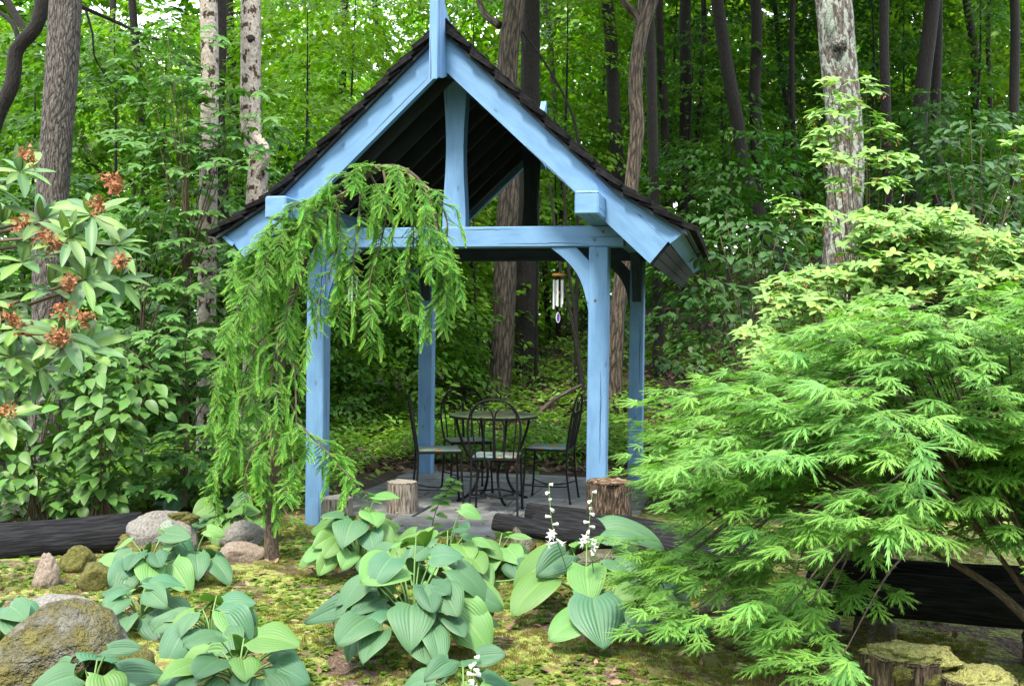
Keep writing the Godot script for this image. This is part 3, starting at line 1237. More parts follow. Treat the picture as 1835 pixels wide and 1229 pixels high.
func crown(o: Node3D, centre: Vector3, size: Vector3, full: int, mesh: ArrayMesh, scale: float, base := Color(1, 1, 1), called := "crown") -> void:
	var xfs: Array = []
	var cols: Array = []
	var n := int(full * (0.36 if o.position.x < 1.2 else 0.95))
	for i in n:
		var d := Vector3(rng.randfn(), rng.randfn(), rng.randfn()).normalized() * pow(rng.randf(), 0.45)
		var p := centre + d * size
		var b := Basis.from_euler(Vector3(rf(-0.35, 0.25), atan2(-d.x, -d.z) + rf(-0.9, 0.9), rf(-0.25, 0.25))).scaled(Vector3.ONE * scale * rf(0.75, 1.3))
		xfs.append(Transform3D(b, p))
		var k := rf(0.75, 1.25)
		cols.append(Color(base.r * k * rf(0.85, 1.2), base.g * k, base.b * k))
	many(called, mesh, M["leaf_wood"], xfs, cols, o)

var sprays: Array = []

func limbs(o: Node3D, list: Array, m: String) -> void:
	for l: Array in list:
		var st := begin()
		var rel: Array = []
		for p: Vector3 in l[0]:
			rel.append(p - o.position)
		tube(st, smooth_line(rel, 0.12), l[1], l[2], 8, 0.08)
		st.generate_normals()
		obj("branch", st, M[m], o)

func column(x: float, y0: float, y1: float, d: float, top_x: float, bottom_y: float) -> Array:
	# a trunk that passes those two picture heights, carried on down to the ground and up to 13 m
	var a := at(top_x, y0, d)
	var b := at(x, y1, d)
	var dir := (a - b) / (a.y - b.y)
	var foot := b - dir * (b.y - 0.0)
	foot.y = gh(foot.x, foot.z) - 0.15
	var top := a + dir * (13.0 - a.y)
	top.z -= rf(-0.5, 0.5)
	var mid := foot.lerp(b, 0.5) + Vector3(rf(-0.03, 0.03), 0, 0)
	return [foot, mid, b, b.lerp(a, 0.5) + Vector3(rf(-0.04, 0.04), 0, 0), a, a.lerp(top, 0.4) + Vector3(rf(-0.2, 0.2), 0, 0), top]

func trunks() -> void:
	var leafy := Color(0.10, 0.225, 0.028)
	for i in 4:
		sprays.append(spray_mesh(34, 0.15, leafy))
	# --- the tall trees on the left
	var o := trunk("furrowed_tree", "thick grey tree with furrowed bark behind the rhododendron", column(80, 0, 740, 9.2, 116, 800), 0.285, 0.25, "bark_furrowed", 0.12, 0.12, 26)
	crown(o, Vector3(0.2, 12.2, -1.0), Vector3(3.2, 2.2, 3.0), 240, sprays[0], 1.1)
	o = trunk("mottled_tree", "slim pale tree with dark spots, left of two mottled trunks", column(369, 0, 620, 9.3, 373, 900), 0.165, 0.14, "bark_mottled", 0.05, 0.2, 20)
	crown(o, Vector3(0, 11.5, -1.0), Vector3(2.4, 2.0, 2.4), 160, sprays[1], 1.0)
	var q: Array = [at(437, 885, 9.9), at(440, 820, 9.9), at(455, 640, 9.9), at(460, 460, 9.9), at(459, 360, 9.9), at(463, 285, 9.9), at(450, 225, 9.9), at(449, 120, 9.9), at(449, 0, 9.9), at(452, -600, 10.2), at(455, -1800, 10.5)]
	o = trunk("mottled_tree", "pale mottled tree with a swollen burl and rotten foot beside the conifer", q, 0.21, 0.14, "bark_mottled", 0.06, 0.2, 22)
	var st := begin()
	tube(st, smooth_line([at(462, 318, 9.85) - q[0], at(472, 290, 9.78) - q[0], at(474, 268, 9.78) - q[0], at(458, 246, 9.86) - q[0]], 0.03), 0.05, 0.05, 14, 0.25)
	st.generate_normals()
	obj("burl", st, M["bark_mottled"], o)
	st = begin()
	tube(st, smooth_line([at(448, 78, 9.86) - q[0], at(449, 66, 9.77) - q[0]], 0.02), 0.055, 0.03, 12, 0.3)
	st.generate_normals()
	obj("knot", st, M["bark_dark"], o)
	crown(o, Vector3(0, 11.8, -1.0), Vector3(2.6, 2.0, 2.4), 160, sprays[2], 1.0)
	q = [at(-60, 960, 9.8), at(-50, 560, 9.8), at(-20, 260, 9.8), at(20, 150, 9.8), at(28, 90, 9.8), at(62, 50, 9.8), at(74, 0, 9.8), at(70, -90, 9.8), at(90, -400, 9.8)]
	o = trunk("crooked_tree", "dark crooked tree bending at the top left corner", q, 0.17, 0.11, "bark_dark", 0.08, 0.1, 14)
	limbs(o, [[[at(36, 84, 9.8), at(20, 40, 9.9), at(-20, 10, 10.0)], 0.03, 0.015], [[at(60, 52, 9.8), at(84, 25, 9.9), at(120, -10, 10.0)], 0.03, 0.02]], "bark_dark")
	crown(o, Vector3(0.4, 8.0, -0.5), Vector3(2.2, 1.6, 2.0), 110, sprays[3], 0.9)
	# --- the pair behind the table
	q = [at(893, 730, 15.0) + Vector3(0, -0.2, 0), at(893, 715, 15.0), at(902, 600, 15.0), at(905, 470, 15.0), at(912, 330, 15.0), at(911, 200, 15.0), at(910, 120, 15.0), at(922, 0, 15.0), at(935, -150, 15.0), at(950, -600, 15.0)]
	o = trunk("brown_tree", "brown plated tree rising behind the table and roof", q, 0.33, 0.27, "bark_brown", 0.13, 0.3, 24)
	limbs(o, [[[at(895, 45, 15.0), at(872, 28, 15.2), at(858, 0, 15.4), at(850, -60, 15.6)], 0.06, 0.03]], "bark_brown")
	crown(o, Vector3(0.5, 12.5, 0), Vector3(3.2, 2.4, 3.2), 240, sprays[0], 1.1)
	q = [at(945, 680, 17.2) + Vector3(0, -0.2, 0), at(945, 665, 17.2), at(942, 560, 17.2), at(943, 460, 17.2), at(948, 300, 17.2), at(950, 100, 17.2), at(952, -200, 17.2), at(952, -600, 17.2)]
	o = trunk("brown_tree", "darker straight tree half hidden behind the brown plated one", q, 0.36, 0.26, "bark_dark", 0.1, 0.5, 22)
	crown(o, Vector3(0, 12.5, 0), Vector3(3.2, 2.6, 3.0), 220, sprays[1], 1.1)
	# --- right of the roof
	q = [at(1100, 660, 13.6), at(1108, 560, 13.6), at(1125, 430, 13.6), at(1133, 320, 13.6), at(1142, 230, 13.6), at(1139, 170, 13.6), at(1141, 110, 13.6), at(1152, 50, 13.6), at(1168, 0, 13.6), at(1190, -80, 13.6), at(1180, -400, 13.6)]
	q[0].y = gh(q[0].x, q[0].z) - 0.2
	o = trunk("forked_tree", "sinuous grey brown tree forking above the right roof slope", q, 0.21, 0.165, "bark_brown", 0.14, 0.2, 20)
	limbs(o, [[[at(1150, 62, 13.6), at(1142, 30, 13.6), at(1120, 5, 13.5), at(1100, -40, 13.4)], 0.06, 0.035], [[at(1146, 40, 13.6), at(1149, 0, 13.7), at(1150, -80, 13.8)], 0.05, 0.04]], "bark_brown")
	crown(o, Vector3(0.5, 9.6, 0), Vector3(2.8, 2.0, 2.6), 200, sprays[2], 1.0)
	# --- the big lichened tree at the right
	q = [at(1500, 700, 9.6), at(1502, 560, 9.6), at(1507, 440, 9.6), at(1516, 320, 9.6), at(1512, 200, 9.6), at(1503, 100, 9.6), at(1494, 0, 9.6), at(1470, -200, 9.7), at(1430, -900, 9.9), at(1400, -1500, 10.0)]
	q[0] = on_ground(q[0].x, 9.6) - Vector3(0, 0.1, 0)
	o = trunk("lichened_tree", "big grey tree with pale lichen and a burl above the azalea", q, 0.32, 0.31, "bark_lichen", 0.1, 0.15, 28)
	st = begin()
	var burl := put("burl", stone_mesh(Vector3(0.17, 0.15, 0.17), 3.3, 0.8, 16), M["bark_lichen"], o)
	burl.position = at(1502, 76, 9.44) - q[0]
	for l in [[1486, 12, 1490, 50, 0.05], [1500, 18, 1503, 50, 0.05], [1515, 48, 1519, 84, 0.062], [1508, 92, 1512, 122, 0.05], [1494, 34, 1492, 60, 0.05], [1518, 100, 1516, 126, 0.035]]:
		st = begin()
		var mid_x := (float(l[0]) + float(l[2])) / 2.0
		var my := (float(l[1]) + float(l[3])) / 2.0
		var rr := 0.155
		var axis_x := 1494.0 + my * 0.09
		var offx := (mid_x - axis_x) / F * 9.6
		var dd := 9.6 - sqrt(maxf(rr * rr - offx * offx, 0.0)) + 0.012
		var lm := stone_mesh(Vector3(float(l[4]) * 1.9, absf(float(l[3]) - float(l[1])) / F * 9.6 * 1.5, 0.05), float(l[0]), 0.9, 10)
		var li := put("lichen_patch", lm, M["lichen"], o)
		li.position = at(mid_x, my, dd) - q[0]
	crown(o, Vector3(-1.0, 11.5, -3.6), Vector3(3.4, 2.2, 3.0), 240, sprays[3], 1.1)
	# --- the dark trunks of the wood: [x low, y low, x high, y high, depth, width, label]
	var wood := [
		[148, 250, 45, 60, 19.0, 0.17, "thin pale trunk seen between the crooked tree and the furrowed one"],
		[398, 330, 395, 40, 13.0, 0.17, "dark trunk close behind the left mottled tree"],
		[425, 300, 410, 20, 16.0, 0.16, "dark trunk in the gap between the two mottled trees"],
		[262, 430, 258, 270, 15.0, 0.13, "short dark dead trunk seen right of the furrowed tree"],
		[1112, 340, 1094, 60, 18.5, 0.27, "dark straight trunk just left of the forked tree"],
		[1196, 330, 1184, 90, 19.0, 0.17, "thin bending trunk right of the forked tree"],
		[1226, 330, 1228, 30, 20.0, 0.27, "dark upright trunk over the right eave"],
		[1245, 300, 1262, 60, 21.0, 0.13, "slender leaning trunk over the right eave"],
		[1340, 320, 1302, 110, 17.5, 0.25, "dark trunk leaning left, midway to the lichened tree"],
		[1358, 330, 1356, 20, 19.0, 0.24, "dark upright trunk crossing behind the leaning one"],
		[1425, 300, 1420, 30, 20.0, 0.12, "thin upright trunk left of the lichened tree"],
		[1432, 330, 1399, 110, 23.0, 0.12, "thin slanting trunk left of the lichened tree"],
		[1592, 340, 1585, 30, 16.5, 0.17, "grey trunk just right of the lichened tree"],
		[1640, 330, 1672, 0, 18.0, 0.30, "thick dark trunk leaning right, near the right edge"],
		[1680, 340, 1682, 60, 19.0, 0.20, "straight dark trunk beside the thick leaning one"],
		[1660, 330, 1664, 60, 23.0, 0.10, "thin trunk between the thick leaning and straight dark ones"],
		[1752, 250, 1748, 100, 24.0, 0.23, "brownish trunk far back in the right hand wood"],
		[1778, 250, 1772, 60, 25.0, 0.14, "slim dark trunk in the far right wood"],
		[1822, 380, 1820, 30, 18.0, 0.18, "dark trunk at the right edge of the picture"],
		[986, 640, 960, 300, 20.0, 0.12, "slim trunk seen under the tie beam behind the wind chime"],
		[620, 640, 612, 200, 24.0, 0.20, "far trunk seen behind the left side of the roof"],
		[705, 640, 690, 160, 26.0, 0.18, "far trunk seen past the left post"],
		[1180, 600, 1176, 470, 15.0, 0.17, "dark trunk close beside the rear right post"],
		[205, 600, 200, 100, 22.0, 0.16, "far trunk behind the young maples"],
		[1000, 280, 985, 60, 26.0, 0.17, "far slim trunk above the rear finial"],
	]
	var k := 0
	for w: Array in wood:
		o = trunk("forest_tree", w[6], column(w[0], w[3], w[1], w[4], w[2], 0), w[5] * 0.95, w[5] * 0.7, "bark_dark", 0.09, 0.3, 14, "")
		var right: bool = w[0] > 1050
		crown(o, Vector3(rf(-0.5, 0.5), rf(9.5, 12.5), rf(-0.5, 0.5)), Vector3(2.8, 2.8, 2.8), 230 if right else 110, sprays[k % 4], 1.15)
		k += 1
	# leaning saplings and dead stems under the wood
	var stems := [
		[[at(1045, 690, 14.0), at(1022, 560, 14.0), at(1004, 480, 14.0), at(985, 330, 14.2)], 0.055, "left of the pair of leaning grey saplings behind the right chime"],
		[[at(1040, 690, 14.4), at(1030, 560, 14.4), at(1018, 470, 14.4), at(1010, 300, 14.4)], 0.06, "right of the pair of leaning grey saplings behind the right chime"],
		[[at(858, 640, 16.0), at(852, 560, 16.0), at(850, 470, 16.0), at(846, 330, 16.0)], 0.045, "thin upright stem left of the brown plated tree"],
		[[at(884, 640, 17.0), at(866, 540, 17.0), at(842, 470, 17.0), at(825, 380, 17.0)], 0.09, "dark stem bending left beside the brown plated tree"],
		[[at(1036, 330, 15.0), at(1034, 240, 15.0), at(1015, 180, 15.0), at(975, 110, 15.0), at(935, 55, 15.0)], 0.06, "dark bare stem arching left above the roof"],
		[[at(965, 230, 16.0), at(950, 150, 16.0), at(938, 90, 16.0), at(930, 20, 16.0)], 0.05, "thin dark stem beside the brown plated tree above the roof"],
		[[at(1250, 640, 15.5), at(1262, 520, 15.5), at(1270, 400, 15.5)], 0.05, "thin dark stem under the right eave"],
		[[at(1232, 640, 17.5), at(1228, 540, 17.5), at(1232, 420, 17.5)], 0.09, "brown stem under the right eave"],
	]
	for s: Array in stems:
		var p0: Vector3 = s[0][0]
		var pts: Array = [Vector3(p0.x, gh(p0.x, p0.z) - 0.1, p0.z)] + s[0]
		if pts[0].y > pts[1].y - 0.05:
			pts.remove_at(1)
		trunk("bare_sapling", s[2], pts, s[1], s[1] * 0.55, "bark_dark", 0.05, 0.1, 8)
	# long dark boughs reaching in from the furrowed tree
	var bough := thing("hanging_bough", "long dark bough arching right from behind the furrowed tree", "branch", at(145, 10, 9.6))
	limbs(bough, [[[at(120, 0, 9.5), at(150, 14, 9.6), at(205, 38, 9.7), at(265, 65, 9.8), at(330, 88, 10.0), at(370, 120, 10.1)], 0.022, 0.006], [[at(152, 16, 9.6), at(165, 60, 9.6), at(168, 100, 9.6), at(185, 130, 9.7), at(210, 165, 9.7)], 0.012, 0.005], [[at(235, 52, 9.7), at(260, 80, 9.8), at(285, 120, 9.8)], 0.008, 0.003]], "bark_dark")
	st = begin()
	tube(st, smooth_line([at(955, 752, 13.2), at(985, 722, 13.3), at(1010, 706, 13.4), at(1042, 690, 13.6)], 0.1), 0.035, 0.02, 8, 0.15)
	st.generate_normals()
	tag(obj("fallen_branch", st, M["bark_brown"], self), "bare grey branch lying on the leaf litter behind the right chair", "branch")

func sapling(label: String, x: float, d: float, h: float, spread: float, n: int, mesh: ArrayMesh, scale: float, tint: Color, low := 0.12, group := "") -> void:
	var foot := on_ground(x, d)
	var o := thing("leafy_sapling", label, "sapling", foot, 0.0, group)
	var st := begin()
	var lean := Vector3(rf(-0.25, 0.25), 0, rf(-0.2, 0.2))
	var pts: Array = [Vector3(0, -0.1, 0), lean * 0.2 + Vector3(0, h * 0.3, 0), lean * 0.6 + Vector3(rf(-0.1, 0.1), h * 0.65, 0), lean + Vector3(0, h, 0)]
	tube(st, smooth_line(pts, 0.3), 0.012 + h * 0.006, 0.006, 6)
	obj("stem", st, M["bark_dark"], o)
	var xfs: Array = []
	var cols: Array = []
	for i in n:
		var t := low + (1.0 - low) * (i + rng.randf()) / n
		var a := rng.randf() * TAU
		var r := spread * (1.05 - 0.55 * t) * sqrt(rng.randf())
		var p := lean * t + Vector3(cos(a) * r, h * t + rf(-0.12, 0.12), sin(a) * r)
		var b := Basis.from_euler(Vector3(rf(-0.45, 0.05), -a - PI / 2 + rf(-0.6, 0.6), rf(-0.2, 0.2))).scaled(Vector3.ONE * scale * rf(0.7, 1.25))
		xfs.append(Transform3D(b, p))
		var k := rf(0.75, 1.25)
		cols.append(Color(tint.r * k * rf(0.85, 1.2), tint.g * k, tint.b * k))
	many("foliage", mesh, M["leaf_wood"], xfs, cols, o)

func understory() -> void:
	var bright := Color(1.6, 1.45, 1.0)  # backlight on the leaves put into the tint
	var dim := Color(0.42, 0.56, 0.8)  # shade of the wood put into the tint
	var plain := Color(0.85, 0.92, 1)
	# [picture x, depth, height, spread, sprays, tint, label]
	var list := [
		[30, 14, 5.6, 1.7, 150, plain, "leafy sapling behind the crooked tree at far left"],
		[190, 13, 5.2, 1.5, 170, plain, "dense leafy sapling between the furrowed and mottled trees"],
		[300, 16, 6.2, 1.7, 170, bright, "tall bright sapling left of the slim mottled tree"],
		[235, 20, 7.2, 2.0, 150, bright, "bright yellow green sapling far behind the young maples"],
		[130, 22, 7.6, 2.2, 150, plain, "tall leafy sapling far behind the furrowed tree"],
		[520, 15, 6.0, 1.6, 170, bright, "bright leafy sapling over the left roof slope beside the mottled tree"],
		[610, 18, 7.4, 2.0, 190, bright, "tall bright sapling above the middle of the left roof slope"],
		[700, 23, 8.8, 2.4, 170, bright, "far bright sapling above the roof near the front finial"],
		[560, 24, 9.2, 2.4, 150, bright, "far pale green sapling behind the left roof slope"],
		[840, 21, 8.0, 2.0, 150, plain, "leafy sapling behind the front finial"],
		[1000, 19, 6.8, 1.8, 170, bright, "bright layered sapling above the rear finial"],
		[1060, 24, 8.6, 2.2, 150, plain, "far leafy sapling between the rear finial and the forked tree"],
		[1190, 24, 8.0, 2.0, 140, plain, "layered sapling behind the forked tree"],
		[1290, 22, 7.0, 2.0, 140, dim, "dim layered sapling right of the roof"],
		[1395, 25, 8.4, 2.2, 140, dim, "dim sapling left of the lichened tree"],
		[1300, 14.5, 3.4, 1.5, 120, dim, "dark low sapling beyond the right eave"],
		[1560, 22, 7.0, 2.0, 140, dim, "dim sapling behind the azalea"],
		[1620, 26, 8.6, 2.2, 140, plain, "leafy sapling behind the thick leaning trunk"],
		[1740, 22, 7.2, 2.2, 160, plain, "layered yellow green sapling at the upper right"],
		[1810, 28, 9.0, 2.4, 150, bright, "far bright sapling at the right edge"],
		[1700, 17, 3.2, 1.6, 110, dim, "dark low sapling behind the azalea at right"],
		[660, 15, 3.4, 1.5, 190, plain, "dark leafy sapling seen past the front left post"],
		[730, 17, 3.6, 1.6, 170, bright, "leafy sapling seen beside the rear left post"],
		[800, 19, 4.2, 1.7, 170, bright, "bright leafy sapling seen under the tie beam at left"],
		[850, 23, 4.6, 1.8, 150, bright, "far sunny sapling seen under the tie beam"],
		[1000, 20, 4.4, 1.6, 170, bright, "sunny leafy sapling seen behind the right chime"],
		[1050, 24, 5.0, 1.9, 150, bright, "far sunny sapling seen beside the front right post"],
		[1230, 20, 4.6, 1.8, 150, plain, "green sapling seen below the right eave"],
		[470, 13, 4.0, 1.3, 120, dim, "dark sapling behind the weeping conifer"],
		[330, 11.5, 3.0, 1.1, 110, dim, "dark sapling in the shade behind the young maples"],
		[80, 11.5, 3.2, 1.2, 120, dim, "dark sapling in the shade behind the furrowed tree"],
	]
	var k := 0
	for s: Array in list:
		var d: float = s[1]
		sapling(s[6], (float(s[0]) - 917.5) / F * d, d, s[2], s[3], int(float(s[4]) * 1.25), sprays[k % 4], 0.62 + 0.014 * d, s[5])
		k += 1

func distant_wood() -> void:
	var mesh := spray_mesh(40, 0.2, Color(0.185, 0.35, 0.042), 0.4)
	var xfs: Array = []
	var cols: Array = []
	for i in 13500:
		var d := rf(30.0, 62.0)
		var x := rf(-0.62, 0.62) * d
		var h := 17.0 * pow(rng.randf(), 0.8)
		var open := soft.get_noise_2d(x * 3.0, h * 5.0 + d)
		if h > d * 0.27 and open > (0.05 if x < 2.0 else 0.3):
			continue
		if soft.get_noise_3d(x * 6.0, h * 9.0, d * 4.0) < -0.13:
			continue
		if i > 10000:  # unseen leaves added behind the camera to cut the low sky light
			var ring := rf(0.15, PI - 0.15)
			d = -rf(15.0, 30.0) * sin(ring)
			x = rf(17.0, 32.0) * cos(ring)
			h = 13.0 * rng.randf()
		var b := Basis.from_euler(Vector3(rf(-0.6, 0.4), rng.randf() * TAU, rf(-0.4, 0.4))).scaled(Vector3.ONE * rf(1.6, 2.8))
		xfs.append(Transform3D(b, Vector3(x, (gh(x, -d) if d > 0.0 else 0.0) + h, -d)))
		var k := rf(0.6, 1.4) * (0.72 if d > 0.0 and x > d * 0.11 else 1.0)  # shade of the right-hand wood put into the leaf colour
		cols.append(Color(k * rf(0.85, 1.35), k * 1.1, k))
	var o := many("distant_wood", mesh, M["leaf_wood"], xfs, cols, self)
	tag(o, "sunlit mass of far leaves closing the view through the wood, plus unseen shading leaves added behind the camera", "woodland")
	# low plants on the bank
	var low := spray_mesh(16, 0.2, Color(0.15, 0.29, 0.045), 0.5)
	xfs = []
	cols = []
	for i in 8500:
		var d := 10.9 + 9.5 * pow(rng.randf(), 1.3)
		var x := rf(-0.56, 0.56) * d
		if i % 6 == 0:
			d = rf(8.3, 11.0)
			x = rf(1.3, 3.6) if i % 12 == 0 else rf(-3.8, -1.7)
		if d < 11.2 and x > -1.5 and x < 1.7 + 0.0 * d and not (d < 10.0 and x > 1.35):
			continue
		if soft.get_noise_2d(x * 22.0, d * 22.0) < -0.16 and d > 11.8:
			continue
		var b := Basis.from_euler(Vector3(rf(-0.1, 0.6), rng.randf() * TAU, rf(-0.3, 0.3))).scaled(Vector3.ONE * rf(0.24, 0.5))
		xfs.append(Transform3D(b, Vector3(x, gh(x, -d) + rf(0.03, 0.28), -d)))
		var k := rf(0.7, 1.4)
		cols.append(Color(k * rf(0.9, 1.2), k, k))
	o = many("woodland_ground_cover", low, M["leaf_wood"], xfs, cols, self)
	tag(o, "low leafy plants covering the bank behind the pavilion", "ground cover")
	var leaf := oval_mesh(0.09, 0.055, Color(1, 1, 1), -0.3, 0.5)
	xfs = []
	cols = []
	for i in 5000:
		var d := 10.8 + 9.0 * pow(rng.randf(), 1.2)
		var x := rf(-0.2, 0.35) * d
		var b := Basis.from_euler(Vector3(rf(-0.5, 0.5), rng.randf() * TAU, rf(-0.6, 0.6))).scaled(Vector3.ONE * rf(0.7, 1.3))
		xfs.append(Transform3D(b, Vector3(x, gh(x, -d) + 0.025, -d)))
		var k := rf(0.5, 1.6)
		cols.append(Color(0.20 * k, 0.125 * k, 0.085 * k))
	o = many("fallen_leaves", leaf, M["litter_leaf"], xfs, cols, self)
	tag(o, "brown fallen leaves strewn on the bank behind the pavilion", "leaves")


# ---------------------------------------------------------------- furniture
func chair_node() -> Node3D:
	var c := thing("garden_chair", "", "chair", Vector3(), 0.0, "iron chairs around the mosaic table")
	var I: Material = M["black_iron"]
	var lean := func(x: float, y: float) -> Vector3:
		return Vector3(x, y, -0.185 - (y - 0.46) * 0.16)
	var st := begin()
	box(st, Vector3(0, 0.455, 0), Vector3(0.385, 0.022, 0.375), 0.004)
	obj("seat_frame", st, I, c)
	st = begin()
	extrude(st, PackedVector2Array([Vector2(-0.18, -0.175), Vector2(0.18, -0.175), Vector2(0.18, 0.175), Vector2(-0.18, 0.175)]), 0.45, 0.472, Transform3D(Basis(Vector3.RIGHT, -PI / 2), Vector3()))
	obj("mosaic_seat", st, M["mosaic_seat"], c)
	for s in [-1.0, 1.0]:
		st = begin()
		rod(st, [Vector3(s * 0.18, 0.45, 0.175), Vector3(s * 0.186, 0.22, 0.185), Vector3(s * 0.195, 0.0, 0.2)], 0.0095)
		tube(st, PackedVector3Array([Vector3(s * 0.195, 0.0, 0.2), Vector3(s * 0.195, 0.018, 0.199)]), 0.014, 0.012, 8)
		obj("leg", st, I, c)
		st = begin()
		rod(st, [lean.call(s * 0.182, 0.46), Vector3(s * 0.186, 0.25, -0.19), Vector3(s * 0.195, 0.0, -0.225)], 0.0095)
		tube(st, PackedVector3Array([Vector3(s * 0.195, 0.0, -0.225), Vector3(s * 0.195, 0.018, -0.223)]), 0.014, 0.012, 8)
		obj("leg", st, I, c)
	st = begin()
	var arch: Array = []
	for q in [[-0.182, 0.45], [-0.2, 0.56], [-0.212, 0.68], [-0.2, 0.78], [-0.165, 0.86], [-0.095, 0.915], [0.0, 0.933], [0.095, 0.915], [0.165, 0.86], [0.2, 0.78], [0.212, 0.68], [0.2, 0.56], [0.182, 0.45]]:
		arch.append(lean.call(q[0], q[1]))
	rod(st, arch, 0.0095, 0.02)
	obj("back_arch", st, I, c)
	for s in [-1.0, 1.0]:
		st = begin()
		var loop: Array = [lean.call(s * 0.006, 0.46), lean.call(s * 0.006, 0.76)]
		for i in 9:
			var a := PI * (1.0 - i / 8.0)
			loop.append(lean.call(s * (0.094 + 0.084 * cos(a)), 0.80 + 0.075 * sin(a)))
		loop.append(lean.call(s * 0.172, 0.70))
		loop.append(lean.call(s * 0.160, 0.58))
		loop.append(lean.call(s * 0.150, 0.46))
		rod(st, loop, 0.0065, 0.02)
		obj("back_loop", st, I, c)
		st = begin()
		var curl: Array = [lean.call(s * 0.078, 0.46), lean.call(s * 0.08, 0.70)]
		for i in 9:
			var a := -0.3 + i * 0.62
			var r := 0.036 - 0.0024 * i
			curl.append(lean.call(s * (0.106 - r * cos(a)), 0.755 + r * sin(a)))
		rod(st, curl, 0.0065, 0.012)
		obj("back_scroll", st, I, c)
	st = begin()
	for s in [-1.0, 1.0]:
		rod(st, [Vector3(s * 0.19, 0.15, 0.19), Vector3(s * 0.10, 0.13, 0.09), Vector3(s * 0.075, 0.125, 0), Vector3(s * 0.10, 0.13, -0.1), Vector3(s * 0.19, 0.15, -0.205)], 0.006)
	rod(st, [Vector3(-0.075, 0.125, 0), Vector3(0.075, 0.125, 0)], 0.006)
	obj("stretcher", st, I, c)
	return c

func furniture() -> void:
	var t := thing("garden_table", "round mosaic table on curved black iron legs inside the pavilion", "table", Vector3(-0.155, 0.018, -9.08), 0.35)
	var st := begin()
	var top := PackedVector2Array()
	var inner := PackedVector2Array()
	for i in 40:
		var a := TAU * i / 40
		top.append(Vector2(cos(a), sin(a)) * 0.388)
		inner.append(Vector2(cos(a), sin(a)) * 0.345)
	extrude(st, top, 0.722, 0.742, Transform3D(Basis(Vector3.RIGHT, -PI / 2), Vector3()))
	obj("iron_rim", st, M["black_iron"], t)
	st = begin()
	for i in 40:
		var a := top[i] * 0.995
		var b := top[(i + 1) % 40] * 0.995
		var c := inner[i]
		var d := inner[(i + 1) % 40]
		quad(st, Vector3(a.x, 0.746, a.y), Vector3(b.x, 0.746, b.y), Vector3(d.x, 0.75, d.y), Vector3(c.x, 0.75, c.y), Vector3.UP, [a, b, d, c])
		quad(st, Vector3(a.x, 0.746, a.y), Vector3(b.x, 0.746, b.y), Vector3(b.x, 0.7425, b.y), Vector3(a.x, 0.7425, a.y), Vector3(a.x, 0, a.y).normalized(), [a, b, b, a])
	obj("tile_border", st, M["tile_rim"], t)
	st = begin()
	extrude(st, inner, 0.7425, 0.752, Transform3D(Basis(Vector3.RIGHT, -PI / 2), Vector3()))
	obj("mosaic_top", st, M["mosaic_table"], t)
	for k in 4:
		st = begin()
		var pts: Array = []
		for q in [[0.335, 0.722], [0.32, 0.62], [0.25, 0.44], [0.165, 0.31], [0.135, 0.24], [0.15, 0.15], [0.21, 0.06], [0.29, 0.015], [0.325, 0.008]]:
			pts.append(Vector3(q[0], q[1], 0).rotated(Vector3.UP, k * PI / 2))
		rod(st, pts, 0.0125, 0.03, 8)
		obj("leg", st, M["black_iron"], t)
	st = begin()
	for k in 4:
		var arc: Array = []
		for q in [[0.24, 0.045, 0.0], [0.17, 0.06, 0.05], [0.145, 0.06, 0.145], [0.05, 0.06, 0.17], [0.0, 0.045, 0.24]]:
			arc.append(Vector3(q[0], q[1], q[2]).rotated(Vector3.UP, k * PI / 2))
		rod(st, arc, 0.007)
	obj("foot_ring", st, M["black_iron"], t)
	var c := chair_node()
	var spots := [
		[Vector3(-0.112, 0.018, -8.45), PI - 0.1, "black iron mosaic chair nearest the camera, its back to us"],
		[Vector3(-0.615, 0.018, -8.85), PI / 2 + 0.15, "black iron mosaic chair beside the rear left post, facing right"],
		[Vector3(0.345, 0.018, -9.12), -PI / 2 - 0.25, "black iron mosaic chair beside the front right post, facing left"],
		[Vector3(-0.40, 0.018, -9.60), 0.25, "black iron mosaic chair on the far side of the table"],
	]
	for i in 4:
		var o: Node3D = c
		if i > 0:
			o = c.duplicate()
			o.name = "garden_chair_%03d" % i
			add_child(o)
		o.position = spots[i][0]
		o.rotation.y = spots[i][1]
		o.set_meta("label", spots[i][2])

